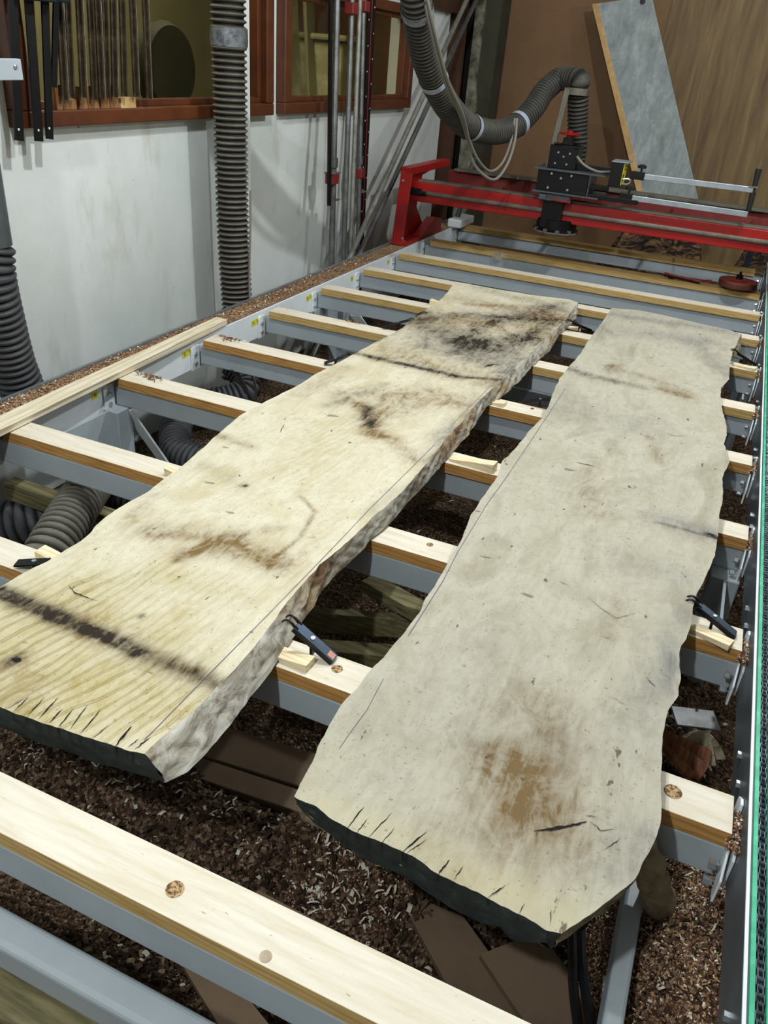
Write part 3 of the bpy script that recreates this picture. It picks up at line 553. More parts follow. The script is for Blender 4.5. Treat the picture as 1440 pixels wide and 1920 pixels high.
slab('timber_slab',px2w(L2,ZS),R2w,F2w,px2w(B2,ZS),RB2,FB2w,ZS,.605,['slab_top_grey','bark_pale','end_paint','crack','pencil'],st2,ln2,'long weathered grey-beige waney-edge timber slab, at the right of the bed',leftin=.012)
# ------------------------------------------------------------------ wedges and steel dogs on the bearers
def wedge(corners,z0,h0,h1,label,mat='wedge_pine'):
    P=[PZ(x,y,z0) for x,y in corners]  # four ground corners: thin end pair first, thick pair last
    mb=MB(); mb.add([(p[0],p[1],z0) for p in P]+[(P[0][0],P[0][1],z0+h0),(P[1][0],P[1][1],z0+h0),(P[2][0],P[2][1],z0+h1),(P[3][0],P[3][1],z0+h1)],[(0,1,2,3),(4,5,6,7),(0,1,5,4),(1,2,6,5),(2,3,7,6),(3,0,4,7)])
    return tag(obj('wooden_wedge',mb,mat,None,bevel=.001),label,'wedge','packing wedges under the slabs')
Z1=ZT+.001
def rectw(cx,cy,ang,l,w,z,h0,h1,label,mat='wedge_pine'):
    c0=PZ(cx,cy,z); ca,sa=math.cos(ang),math.sin(ang); P=[]
    for a,b in((-l/2,-w/2),(-l/2,w/2),(l/2,w/2),(l/2,-w/2)): P.append((c0[0]+a*ca-b*sa,c0[1]+a*sa+b*ca))
    mb=MB(); mb.add([(p[0],p[1],z) for p in P]+[(P[0][0],P[0][1],z+h0),(P[1][0],P[1][1],z+h0),(P[2][0],P[2][1],z+h1),(P[3][0],P[3][1],z+h1)],[(0,1,2,3),(4,5,6,7),(0,1,5,4),(1,2,6,5),(2,3,7,6),(3,0,4,7)])
    return tag(obj('wooden_wedge',mb,mat,None,bevel=.001),label,'wedge','packing wedges under the slabs')
rectw(553,1240,-.05,.075,.036,Z1,.010,.018,'small square-ended pale wedge beside the cream slab, next to the tilted steel dog')
rectw(886,872,-.10,.15,.036,Z1,.006,.030,'long tapered pale wedge between the two slabs on the fourth bearer')
rectw(934,758,-.1,.055,.035,Z1,.006,.016,'short pale wedge at the cream slab edge on the fifth bearer')
rectw(1075,617,-.1,.08,.035,Z1,.006,.014,'thin pale wedge near the far right corner of the cream slab')
rectw(330,892,0,.06,.03,Z1,.024,.008,'little pale wedge at the left edge of the cream slab on the third bearer')
rectw(98,1048,0,.07,.035,Z1,.02,.008,'pale wedge beside the black clip at the far left of the picture')
rectw(822,573,0,.09,.035,Z1,.026,.010,'pale wedge under the left edge of the cream slab near its far end')
rectw(1310,1186,-.35,.15,.03,Z1,.006,.016,'pale wedge under the steel dog at the right slab edge')
rectw(1395,689,-.3,.10,.03,Z1,.006,.012,'far pale wedge at the right slab edge under a black clip')
def dog(px_head,px_tail,z_head,z_tail,w,label,fork=True,lying=False,stk=False,mat='clip_steel'):
    h=Vector(PZ(*px_head,z_head)); t_=Vector(PZ(*px_tail,z_tail)); d=(t_-h).normalized(); n=Vector((0,0,1)); sd=d.cross(n).normalized(); up=sd.cross(d)
    root=thing('steel_dog',(h+t_)/2,label,'clamp','steel dogs holding the slabs')
    obj('blade',MB().bar(h,t_,w,.005),mat,root,bevel=.0012)
    obj('rim',MB().bar(h+sd*w/2-up*.004,t_+sd*w/2-up*.004,.003,.010),'black_metal',root)
    if fork:
        for k,s_ in enumerate((-1,1)):
            b=h+sd*s_*w*.33; pts=[b+d*.008,b-d*.012+n*.004,b-d*.026-n*.002,b-d*.034-n*.014]
            P,_=smooth_path([tuple(p) for p in pts],8); obj('prong',MB().tube(P,[.004-.0003*i for i in range(8)],6),'black_metal',root,True)
    legp=h.lerp(t_,.42); zb=ZT+.002
    if legp.z-zb>.012: obj('post',MB().bar(legp-up*.003,(legp.x,legp.y,zb),.006,.012,(0,1,0)),'black_metal',root)
    p=h.lerp(t_,.42); obj('rivet',MB().lathe([(w*.2,0.001),(w*.2,.0045),(w*.08,.0052)],tuple(p+up*.0015),16),'white_plastic' if stk else 'bolt',root)
    if stk:
        a=h.lerp(t_,.82);b=h.lerp(t_,.97); obj('paper_sticker',MB().bar(a+up*.0028,b+up*.0028,w*.62,.0008),'sticker_red',root)
    return root
dog((556,1172),(628,1236),.664,.606,.026,'blue-grey steel dog tilted against the cream slab edge, pink sticker on its tail',True,stk=True)
dog((1310,1133),(1380,1190),.655,.608,.026,'dark steel dog leaning on the right edge of the grey slab, near the right rail',True)
dog((1382,660),(1416,682),.655,.608,.024,'dark steel dog at the far right edge of the grey slab',True,mat='black_metal')
dog((1072,603),(1108,618),.650,.606,.022,'small dark steel dog between the far ends of the slabs',True,mat='black_metal')
dog((1036,748),(982,752),.640,.608,.024,'black steel dog pointing at the grey slab from the gap, fifth bearer',True,mat='black_metal')
dog((90,1053),(30,1056),.625,.612,.028,'flat black steel dog at the left edge of the picture',False,mat='black_metal')
dog((645,668),(608,681),.640,.608,.024,'black steel dog at the left edge of the cream slab on the sixth bearer',True,mat='black_metal')
dog((768,600),(718,613),.650,.610,.024,'black steel dog at the left edge of the cream slab on the seventh bearer',True,mat='black_metal')
# ------------------------------------------------------------------ gantry
GY=5.20
gan=thing('router_gantry',(-.9,GY+.3,.6),'red painted steel gantry bridge spanning the bed','gantry')
zt=.994; xl=-1.99; xr=.46
def leg(x,s_):
    g=lambda yy,zz_:(yy,zz_)
    lg=obj('end_frame',MB().prism([(5.08,.602),(5.86,.602),(5.86,.64),(5.60,.66),(5.44,.80),(5.50,1.0),(5.92,1.05),(5.92,1.07),(5.16,1.05),(5.14,1.02)],x-.01,x+.01,0,'X'),'red_paint',gan,bevel=.003)
    obj('flange',MB().bar((x+.03*s_,5.075,.605),(x+.03*s_,5.15,1.045),.08,.012,(0,1,0)),'red_paint',lg,bevel=.002)
    obj('foot',MB().box((x-.01,5.08,.602),(x+.09*s_,5.80,.625)),'red_paint',lg,bevel=.003)
    obj('gusset',MB().prism([(5.34,.625),(5.74,.625),(5.74,.70),(5.60,.72)],x+.03*s_,x+.10*s_,0,'X'),'red_paint',lg,bevel=.004)
    obj('top_bar',MB().box((x-.02,5.16,1.03),(x+.05*s_,5.93,1.075)),'red_paint',lg,bevel=.003)
    for yy,zz_ in((5.10,.65),(5.13,.625),(5.13,1.0),(5.2,.9)):
        obj('bolt',MB().lathe([(.009,-.006*s_),(.009,.006*s_)],(x+.07*s_ if zz_<.7 else x+.03*s_,yy-.03,zz_),8,0,'X'),'bolt',lg)
leg(-2.055,1); leg(.47,-1)
obj('front_beam',MB().box((xl,GY,.872),(xr,GY+.11,zt)),'red_paint',gan,bevel=.004)
obj('beam_cover',MB().box((xl+.02,GY+.012,zt),(xr,GY+.10,zt+.010)),'dusty_metal',gan,bevel=.002)
obj('guide_rail',MB().box((xl+.06,GY-.016,.921),(xr,GY-.001,.945)).box((xl+.06,GY-.022,.926),(xr,GY-.016,.940)),'rail_metal',gan,bevel=.002)
obj('motor_block',MB().box((xl-.03,GY-.03,.915),(xl+.06,GY-.002,.955)).lathe([(.014,0),(.014,.05)],(xl+.05,GY-.02,.93),10,0,'X'),'black_metal',gan,bevel=.003)
obj('rear_beam',MB().box((xl+.03,5.80,.90),(xr,5.86,1.02)),'red_dusty',gan,bevel=.003)
obj('rear_edge',MB().box((-1.911,5.765,1.02),(xr,5.86,1.037)),'dusty_metal',gan,bevel=.002)
for x in np.linspace(-1.88,.3,6): obj('bolt',MB().lathe([(.009,-.012),(.009,0)],(x,5.77,1.028),8,0,'Y'),'bolt',gan)
for x in(-1.5,-1.0,-.4,.1): obj('web_plate',MB().box((x,5.31,.93),(x+.008,5.80,.97)),'red_dusty',gan)
# ------------------------------------------------------------------ router head
def bx(px0,py0,px1,py1,y0,y1):
    a=PY(px0,py0,y0);b=PY(px1,py1,y0); return (a[0],y0,min(a[2],b[2])),(b[0],y1,max(a[2],b[2]))
HY=5.13
hd=thing('plunge_router',(-1.03,5.2,.80),'black router unit riding on the red gantry beam, with red handwheel','router')
cx=-1.03
obj('face_plate',MB().box((-1.112,5.150,.84),(-.985,5.168,1.045)),'black_metal',hd,bevel=.002)
sh=obj('motor_shroud',MB().lathe([(.118,.80),(.138,.805),(.140,.825),(.128,.832),(.128,.885),(.12,.89)],(cx,5.27,0),40),'black_metal',hd,True)
obj('rim_ring',MB().lathe([(.1405,.806),(.143,.808),(.143,.815),(.1405,.818)],(cx,5.27,0),40),'dusty_metal',sh)
for t_ in np.linspace(-2.4,-.7,4): obj('clip',MB().box((cx+.137*math.cos(t_)-.012,5.27+.14*math.sin(t_)-.004,.812),(cx+.137*math.cos(t_)+.012,5.27+.14*math.sin(t_)+.004,.835)),'steel_dark',sh)
obj('carriage_plate',MB().box((-1.18,5.10,1.045),(-.78,5.42,1.053)).box((-1.19,5.10,1.172),(-.76,5.42,1.180)).box((-.85,5.10,1.053),(-.845,5.16,1.172)),'steel_dark',hd,bevel=.001)
obj('carriage_box',MB().box((-1.165,5.12,1.053),(-.855,5.40,1.172)),'black_metal',hd,bevel=.002)
for x,z in((-1.08,1.155),(-.96,1.155),(-1.09,1.075),(-.97,1.075),(-1.02,1.135)): obj('bolt',MB().lathe([(.007,-.006),(.007,0)],(x,5.12,z),8,0,'Y'),'bolt',hd)
obj('slide_block',MB().box((-1.125,5.16,1.18),(-.955,5.32,1.31)).box((-1.105,5.15,1.31),(-1.06,5.2,1.32)).box((-.98,5.15,1.30),(-.945,5.2,1.31)).box((-1.06,5.18,1.31),(-1.0,5.24,1.35)),'black_metal',hd,bevel=.004)
for x,z in((-1.07,1.27),(-1.0,1.27),(-1.08,1.21),(-1.01,1.21),(-1.035,1.25)): obj('bolt',MB().lathe([(.006,-.006),(.006,0)],(x,5.16,z),8,0,'Y'),'bolt',hd)
hw=obj('handwheel',MB().lathe([(.012,-.004),(.062,-.003),(.064,.004),(.058,.006),(.012,.005)],(-1.03,5.2,1.372),28),'red_paint',hd,True)
obj('hub',MB().lathe([(.018,-.022),(.018,.012),(.01,.018)],(-1.03,5.2,1.372),16),'red_paint',hw,True)
obj('hose_strut',MB().bar((-1.12,5.17,1.18),(-1.093,5.22,1.605),.030,.012,(0,1,0)),'dusty_metal',hd,bevel=.001)
obj('hose_collar',MB().lathe([(.067,0),(.070,0),(.070,.036),(.067,.036)],(-1.055,5.28,1.575),28),'dusty_metal',hd)
obj('wiring',MB().box((-1.14,5.12,1.0),(-.94,5.16,1.04)).box((-1.13,5.10,1.005),(-1.09,5.13,1.035)),'steel_dark',hd,bevel=.004)
P,_=smooth_path([(-1.06,5.12,1.01),(-1.0,5.11,1.008),(-.955,5.115,1.012),(-.94,5.12,1.05)],14); obj('red_lead',MB().tube(P,.004,6),'red_paint',hd,True)
# control box and arms
cb=obj('control_box',MB().box((-.735,5.08,1.13),(-.665,5.22,1.262)),'black_metal',hd,bevel=.003)
obj('box_lid',MB().box((-.737,5.078,1.262),(-.640,5.222,1.267)),'alu',cb)
obj('label_plate',MB().box((-.6649,5.082,1.14),(-.6635,5.215,1.258)),'yellow',cb)
obj('label_print',MB().box((-.6634,5.10,1.16),(-.6630,5.14,1.20)).box((-.6634,5.15,1.215),(-.6630,5.2,1.225)).box((-.6634,5.15,1.235),(-.6630,5.2,1.245)),'black_matte',cb)
obj('latch',MB().tube([(-.66,5.1,1.15),(-.63,5.1,1.15),(-.615,5.1,1.16),(-.615,5.1,1.175),(-.63,5.1,1.18),(-.66,5.1,1.175)],.006,8),'bolt',cb,True)
obj('support_arm',MB().box((-.955,5.20,1.185),(-.735,5.25,1.215)).box((-.85,5.13,1.095),(-.735,5.17,1.12)).box((-.95,5.11,1.045),(-.55,5.16,1.070)),'black_metal',hd,bevel=.002)
def arm(pa,pb,zoff=0):
    a=PY(*pa,HY);b=PY(*pb,HY); o=obj('handle_arm',MB().bar(a,b,.022,.030,(0,0,1)),'alu',hd,bevel=.002)
    k=Vector(a); obj('arm_socket',MB().bar(k-Vector((.07,0,-.002)),k+Vector((.005,0,0)),.034,.042),'black_metal',o,bevel=.002)
    obj('clamp_knob',MB().lathe([(.006,0),(.006,.02),(.024,.022),(.026,.035),(.01,.042)],(k[0]-.02,k[1],k[2]+.02),10),'black_matte',o,True)
arm((1207,331),(1412,356)); arm((1184,371),(1402,402))
a=PY(1423,317,HY);b=PY(1403,396,HY); m1=Vector(a).lerp(Vector(b),.42);m2=Vector(a).lerp(Vector(b),.55)
obj('hand_grip',MB().tube([a,m1],[.017,.013],14).tube([m2,b],[.016,.014],14).tube([m1,m2],.010,10),'black_matte',hd,True)
obj('grip_collar',MB().bar(Vector(m1)-Vector((.03,0,0)),Vector(m1)+Vector((.02,0,0)),.03,.008),'dusty_metal',hd)
cabletube('signal_cable',[(-.955,5.15,1.26),(-.90,5.14,1.22),(-.82,5.14,1.195),(-.76,5.14,1.20),(-.735,5.14,1.205)],.007,'cable_grey',hd)
# ------------------------------------------------------------------ hoses
pts=[PD(772,-150,3.75),PD(775,-60,3.8),PD(780,0,3.85),PD(790,70,4.0),PD(806,130,4.15),PD(838,197,4.4),PD(880,237,4.7),PD(925,248,4.95),PD(965,237,5.15),PD(1000,203,5.3),PD(1018,175,5.4),PD(1040,153,5.5)]
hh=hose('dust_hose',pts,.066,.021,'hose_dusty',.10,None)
tag(hh,'grey ribbed dust hose swooping from above down to the router head','hose')
for px,w in(((781,18),.03),((812,148),.03),((882,240),.02),((972,232),.02)):
    pp=np.array([PD(x,y,d) for x,y,d in((780,0,3.85),(790,70,4.0),(806,130,4.15),(838,197,4.4),(880,237,4.7),(925,248,4.95),(965,237,5.15),(1000,203,5.3))])
    P,_=smooth_path(pts,400); sc=[]
    for q in P:
        d=q-CAM; zc_=d@f_; sc.append((720+F*(d@R_)/zc_-px[0])**2+(960-F*(d@U_)/zc_-px[1])**2)
    i=int(np.argmin(sc)); a_=P[max(i-3,0):i+4]
    obj('tape_wrap',MB().tube(a_,[.069]*len(a_),24,0,False),'tape_white' if px[0]>800 else 'tape',hh,True)
el=[pts[-1],PD(1052,148,5.52),(-1.055,5.29,1.655),(-1.045,5.31,1.60),(-1.03,5.36,1.45),(-1.005,5.38,1.30),(-1.0,5.39,1.17)]
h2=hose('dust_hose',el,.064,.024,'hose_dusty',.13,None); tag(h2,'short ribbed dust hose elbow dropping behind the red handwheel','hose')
# looping cables
def pd(l): return [PD(*a) for a in l]
tag(cabletube('power_cable',pd([(790,-40,3.78),(800,20,3.82),(818,95,3.95),(835,155,4.1),(862,215,4.4),(877,262,4.62),(890,310,4.75),(925,337,4.9),(950,310,5.0),(965,265,5.03),(969,222,5.05)]),.008,'cable_grey',n=90),'grey cable hanging in a loop, the lower of two under the dust hose','cable','looping cables')
tag(cabletube('power_cable',pd([(795,-40,3.77),(806,20,3.81),(824,95,3.94),(841,155,4.09),(868,215,4.39),(880,262,4.6),(898,302,4.75),(920,321,4.9),(942,305,5.0),(958,265,5.03),(965,222,5.05)]),.007,'cable_grey',n=90),'grey cable hanging in a loop, the upper of two under the dust hose','cable','looping cables')
# vertical hose by the wall
q=[PX(430,-120,-2.19),PX(432,0,-2.19),PX(433,150,-2.19),PX(433,300,-2.19),PX(434,450,-2.19),PX(434,583,-2.19)]; ym=float(np.mean([p[1] for p in q]))
vh=hose('dust_hose',[(-2.19,ym-.01,2.5),(-2.19,ym-.004,1.9),(-2.19,ym,1.4),(-2.19,ym+.003,.9),(-2.17,ym+.0,.45),(-2.12,ym-.1,.2)],.078,.0245,'hose',.17)
tag(vh,'tall vertical black ribbed dust hose on the white wall between the windows','hose')
P=PX(432,70,-2.19); obj('tape_wrap',MB().tube([(-2.19,ym,P[2]-.035),(-2.19,ym,P[2]-.012),(-2.19,ym,P[2]+.01),(-2.19,ym,P[2]+.035)],[.079,.081,.0805,.079],24,0,False).bar((-2.2,ym+.07,P[2]),(-2.28,ym+.17,P[2]-.01),.004,.05),'tape',vh,True)
cabletube('tie_cord',[(-2.108,ym+.03,1.1),(-2.105,ym+.02,.9),(-2.10,ym+.0,.7),(-2.09,ym-.01,.5)],.005,'cable_grey',vh,30)
# left hose and duct
lh=hose('dust_hose',[PX(-22,460,-2.13),PX(-18,520,-2.13),PX(0,600,-2.15),PX(22,680,-2.17),PX(50,750,-2.17),PX(80,830,-2.14)],.079,.025,'hose_dark',.15,None,24,False)
tag(lh,'black ribbed dust hose slanting behind the rail at the far left','hose')
p=PX(-26,440,-2.13); tag(obj('duct_pipe',MB().tube([(p[0],p[1],p[2]-.03),(p[0],p[1],p[2]+1.3)],.072,24),'steel_dark',None,True),'smooth dark metal duct pipe above the slanting hose at the left edge','duct')
# grey bracket at far left
a=PX(-40,131,-2.05); b=PX(37,130,-2.05)
br=thing('wall_bracket',b,'pale blue-grey metal bar end with a bolt at the left edge of the picture','bracket')
obj('bar',MB().bar((a[0],a[1]-.1,a[2]),b,.02,.055,(0,0,1)),'steel_paint',br,bevel=.002); bb_=PX(28,125,-2.04); obj('bolt',MB().lathe([(.006,0),(.006,.004),(.003,.006)],(-2.04,bb_[1],bb_[2]),12,0,'X'),'bolt',br)
# ------------------------------------------------------------------ clamps hanging in front of near window
def clampbar(name,pb,pt,X,w,th,mats,label,grp,edge=True,ext=1.25):
    a=PX(*pb,X);b=PX(*pt,X); b=a+(b-a)*ext
    b=a+(b-a)*((2.40-a[2])/(b[2]-a[2])); root=thing(name,a,label,'clamp',grp)
    obj('bar',MB().bar(a,b,w,th,(1,0,0)),mats[0],root,bevel=.001)
    return root,a,b
tag(obj('clamp_rack',MB().box((WX-.001,2.1,2.40),(-2.06,3.2,2.44)),'door_brown',None),'brown wooden rail the clamps hang from, above the near window','rail')
lab=['first black bar clamp from the left, hanging past the sill','second black bar clamp from the left, hanging lowest past the sill','third black bar clamp from the left, just under its blue head','short black bar clamp ending above the wooden blocks']
for i,(pb,pt,w) in enumerate((((36,264),(24,0),.036),((73,265),(54,0),.036),((93,261),(84,0),.031),((101,163),(105,0),.024))):
    X=-2.262 if i<3 else -2.275
    r,a,b=clampbar('bar_clamp',pb,pt,X,w,.008,['black_metal'],lab[i],'black clamps by the near window')
    if i<3: obj('end_hole',MB().lathe([(.004,0),(.004,.001)],(X+.0045,a[1],a[2]+.035),10,0,'X'),'white_plastic',r)
    hz=(PX(50+18*i,2,X)[2])
    if i in(1,2): obj('clamp_head',MB().box((X-.006,(a[1]+.05)-.055,hz),(X+.06,(a[1]+.05)+.06,hz+.07)).box((X-.0,(a[1]+.05)+.03,hz+.02),(X+.13,(a[1]+.05)+.06,hz+.05)),'clip_steel',r,bevel=.008)
xb=[(121,187),(134,183),(156,183),(177,187),(190,183),(201,183),(215,182),(233,180),(255,181),(279,185)]
xt=[110,126,147,168,181,195,211,228,247,271]
for i,((x,y),t0) in enumerate(zip(xb,xt)):
    r,a,b=clampbar('sash_clamp',(x,y),(t0,0),-2.280,.026,.009,['bar_brown'],['worn brown steel sash clamp bar, %s of ten hanging before the near window'%k for k in('first','second','third','fourth','fifth','sixth','seventh','eighth','ninth','last')][i],'sash clamps before the near window')
    d=Vector((0,.015,0)); (i%2==0 or i==9) and obj('bright_edge',MB().bar(Vector(a)+d+Vector((.002,0,0)),Vector(b)+d+Vector((.002,0,0)),.003,.012,(1,0,0)),'bar_edge',r)
    obj('rib',MB().bar(Vector(a)+Vector((.009,0,0)),Vector(b)+Vector((.009,0,0)),.006,.012,(1,0,0)),'bar_brown',r)
for i,(x0_,x1_,yt,yb) in enumerate(((104,117,158,208),(117,143,186,211),(148,163,162,208),(163,185,160,209),(186,204,163,207),(204,221,160,207))):
    a=PX(x0_,yb,-2.31);b=PX(x1_,yb,-2.31);c_=PX(x0_,yt,-2.31)
    tag(obj('wood_block',MB().box((-2.335,a[1],1.4395),(-2.30,b[1]-.003,max(c_[2],1.46))),'blockwood',None,bevel=.002),['first','second','third','fourth','fifth','last'][i]+' wooden block from the left in the rack on the near window sill','block','wooden blocks on the sill')
tag(obj('orange_scrap',MB().box((-2.33,PX(222,180,-2.31)[1],1.4395),(-2.30,PX(250,180,-2.31)[1],1.475)),'board_edge',None),'bright orange scrap of wood on the near window sill','scrap')
# ------------------------------------------------------------------ pipes by the far window
def pipe(pb,pt,Xb,Xt,r,mat,label,zt=None):
    a=PX(*pb,Xb);b=PX(*pt,Xt); d_=b-a; b=a+d_*1.35; a=a-d_*((a[2]-.002)/d_[2]); root=thing('pipe_clamp',a,label,'pipe clamp','steel pipes against the wall')
    obj('pipe',MB().tube([a,b],r,14),mat,root,True); return root,Vector(a),Vector(b)
def at_z(a,b,z): return a.lerp(b,(z-a.z)/(b.z-a.z))
r,a,b=pipe((621,520),(632,0),-2.16,-2.26,.018,'galv','grey steel pipe clamp nearest the camera, leftmost of the four, red fitting low down')
for z_,nm_ in((PX(622,335,-2.2)[2],1),):
    p=at_z(a,b,z_); obj('clamp_jaw',MB().box((p.x-.03,p.y-.05,z_-.028),(p.x+.028,p.y+.025,z_+.028)),'red_fit',r,bevel=.006); obj('jaw_plate',MB().box((p.x-.03,p.y-.06,z_+.028),(p.x+.03,p.y+.03,z_+.035)),'dusty_metal',r)
    obj('jaw_lever',MB().bar((p.x,p.y-.035,z_-.02),(p.x,p.y-.035,z_-.07),.018,.012,(1,0,0)),'red_fit',r,bevel=.003)
    obj('coupling',MB().tube([(p.x,p.y,z_+.06),(p.x,p.y,z_+.11)],.0235,14),'galv',r,True); obj('tail_plate',MB().bar((p.x,p.y+.06,z_-.12),(p.x,p.y-.02,z_-.12),.04,.008),'dusty_metal',r)
    obj('backing_bar',MB().bar((a.x-.03,a.y-.03,z_-.13),(b.x-.03,b.y-.03,b.z),.03,.012,(1,0,0)),'black_metal',r)
r,a,b=pipe((643,520),(660,0),-2.18,-2.27,.0165,'galv','grey steel pipe clamp, second of the four, red fitting at the very top')
p=at_z(a,b,PX(655,15,-2.25)[2]); obj('clamp_jaw',MB().box((p.x-.03,p.y-.04,p.z-.028),(p.x+.03,p.y+.03,p.z+.03)),'red_fit',r,bevel=.006)
r,a,b=pipe((656,500),(675,0),-2.20,-2.28,.014,'galv_pale','thin pale steel pipe, third of the four by the far window')
r,a,b=pipe((671,450),(682,0),-2.19,-2.27,.0145,'galv','grey steel pipe clamp farthest along, beside the black perforated bar')
z_=PX(672,327,-2.2)[2]; p=at_z(a,b,z_); obj('clamp_jaw',MB().box((p.x-.03,p.y-.025,z_-.025),(p.x+.025,p.y+.025,z_+.028)),'red_fit',r,bevel=.005); obj('coupling',MB().tube([(p.x,p.y,z_+.05),(p.x,p.y,z_+.10)],.019,14),'galv',r,True)
obj('tail_plate',MB().bar((p.x,p.y+.07,z_-.11),(p.x,p.y-.0,z_-.11),.04,.008),'dusty_metal',r)
p=at_z(a,b,PX(676,10,-2.25)[2]); obj('clamp_jaw',MB().box((p.x-.03,p.y-.03,p.z-.028),(p.x+.03,p.y+.03,p.z+.028)),'red_fit',r,bevel=.006)
# black perforated bar with red stripe
a=Vector(PX(678,445,-2.26));b=Vector(PX(697,0,-2.29)); d_=b-a; b=a+d_*1.2; a=a-d_*((a.z-.002)/d_.z)
r=thing('perforated_bar',a,'tall black perforated flat bar with a red stripe leaning by the far window','bar')
obj('flat_bar',MB().bar(a,b,.05,.008,(1,0,0),0,.115),'black_metal',r,bevel=.001); obj('red_stripe',MB().bar(a+Vector((.006,-.005,0)),b+Vector((.006,-.005,0)),.007,.003,(1,0,0),0,.012),'red_fit',r)
mb=MB()
for k in range(12):
    for s_ in(-1,1):
        tt=.28+.72*(k+.5+.25*s_)/12; c0=a.lerp(b,tt); wd=(.05+.065*tt)*.36; obj('rivet',MB().lathe([(.0045,0),(.0045,.001)],(c0.x+.0045,c0.y+s_*wd,c0.z),8,0,'X'),'white_plastic',r)
# diagonal pipes
for i,(pb,pt,Xb,Xt) in enumerate((((646,505),(875,0),-2.15,-2.22),((668,490),(893,0),-2.16,-2.22))):
    a=Vector(PX(*pb,Xb));b=Vector(PX(*pt,Xt)); d_=b-a; b=a+d_*1.05; a=a-d_*((a.z-.002)/d_.z)*.95
    tag(obj('steel_tube',MB().tube([a,b],.017,14),'galv_pale' if i==0 else 'galv',None,True),['upper of two long steel tubes leaning diagonally across the wall','lower and darker of two long steel tubes leaning diagonally across the wall'][i],'tube','diagonal tubes')
# hook under near sill
p=PX(156,238,WX+.03); tag(cabletube('wall_hook',[(WX+.001,p[1],p[2]+.02),(WX+.012,p[1],p[2]+.018),(WX+.016,p[1],p[2]+.004),(WX+.010,p[1],p[2]-.006),(WX+.004,p[1],p[2])],.0018,'bolt',None,20,6),'tiny screw hook under the near window frame','hook')
# ------------------------------------------------------------------ leaning grey board and pieces at the back
q=[PY(1112,8,BY-.11),PY(1222,-6,BY-.11),PY(1308,372,BY-.35),PY(1195,372,BY-.35)]
def bp(px,py,yy): p=PY(px,py,yy); return Vector(p)
tl,tr=bp(1110,8,BY-.17),bp(1222,-8,BY-.17); brr,bl=bp(1325,440,BY-.5),bp(1213,440,BY-.5)
# plane through three points
n_=(tr-tl).cross(bl-tl).normalized(); brr=tl+(tr-tl)+(bl-tl)+(brr-(tl+(tr-tl)+(bl-tl)))*.5
if n_.y>0:n_=-n_
bd=thing('leaning_board',(bl+brr)/2,'grey cement-dusted board leaning against the back wall','board')
mb=MB(); mb.add([tl,tr,brr,bl]+[p-n_*.03 for p in(tl,tr,brr,bl)],[(0,1,2,3),(7,6,5,4),(0,4,5,1),(1,5,6,2),(2,6,7,3),(3,7,4,0)]); obj('panel',mb,'grey_board',bd)
ex=(tr-tl).normalized(); mb=MB(); mb.add([tl+n_*.001,tl+ex*.045+n_*.001,bl+ex*.05+n_*.001,bl+n_*.001]+[tl+n_*.003,tl+ex*.03+n_*.003,bl+ex*.05+n_*.003,bl+n_*.003],[(0,1,2,3),(4,5,6,7),(0,1,5,4),(1,2,6,5),(2,3,7,6),(3,0,4,7)]); obj('bare_edge',mb,'board_edge',bd)
mb=MB(); hp=bp(1205,3,BY-.175); mb.lathe([(.02,-.004),(.02,.0)],(hp[0],hp[1]-.002,hp[2]),18,0,'Y'); obj('hole',mb,'black_matte',bd)
# burl / bark pieces on the floor behind
def blobslab(name,pix,Y,th,mat,label,zlow):
    P=[PY(x,y,Y) for x,y in pix]; poly=[(p[0],p[2]) for p in P]; poly=[(a,b+0) for a,b in poly]
    mb=MB().prism(poly,Y,Y+th,0,'Y'); return tag(obj(name,mb,mat,None,bevel=.01),label,'wood')
def heap(name,cx,cy,rx,ry,z0,h,mat,label,seed,cat='wood',n=40,rough=.25,flat=1.):
    u=np.linspace(0,1,n);A=np.linspace(0,2*np.pi,n*2,endpoint=False); mb=MB(); vs=[(cx,cy,z0+h)]; 
    for r in u[1:]:
        for a in A:
            e=1+rough*noise2(np.array([math.cos(a)*.8]),np.array([math.sin(a)*.8]),seed)[0]
            x=cx+rx*r*e*math.cos(a);y=cy+ry*r*e*math.sin(a)
            z=z0+h*max(0,(1-r**(2*flat)))*(1+.25*noise2(np.array([x*4]),np.array([y*4]),seed+1)[0])
            vs.append((x,y,z))
    m=len(A); fs=[(0,1+k,1+(k+1)%m) for k in range(m)]
    for i in range(n-2):
        for k in range(m): fs.append((1+i*m+k,1+(i+1)*m+k,1+(i+1)*m+(k+1)%m,1+i*m+(k+1)%m))
    fs.append(tuple(1+(n-2)*m+k for k in range(m)))
    mb.add(vs,fs); return tag(obj(name,mb,mat,None,True),label,cat)
heap('burl_slab',-.50,6.80,.46,.30,.02,.62,'stump','dark gnarled burl of wood behind the far bearer, left one',31,rough=.12,flat=2)
heap('burl_slab',.34,6.85,.34,.25,.02,.64,'stump','dark gnarled burl of wood behind the far bearer, right one',35,rough=.12,flat=2)
p=PY(1405,480,6.5); tag(obj('steel_post',MB().box((p[0]-.02,6.48,.001),(p[0]+.02,6.52,p[2]+.12)),'clip_steel',None,bevel=.004),'thin blue-grey steel post behind the far right end of the bed','post')
# corner block behind the left rail end
pc=thing('rail_stop',(-1.9,6.0,.6),'grey steel block with a round tube stub at the far end of the left rail','fitting')
pa=PZ(850,428,.66); tag(obj('stop_block',MB().box((-1.99,5.98,.601),(-1.88,6.30,.66)),'steel_white',pc,bevel=.01),None)
obj('tube_stub',MB().tube([(-1.96,6.12,.66),(-1.90,6.18,1.08)],.02,14),'galv',pc,True)
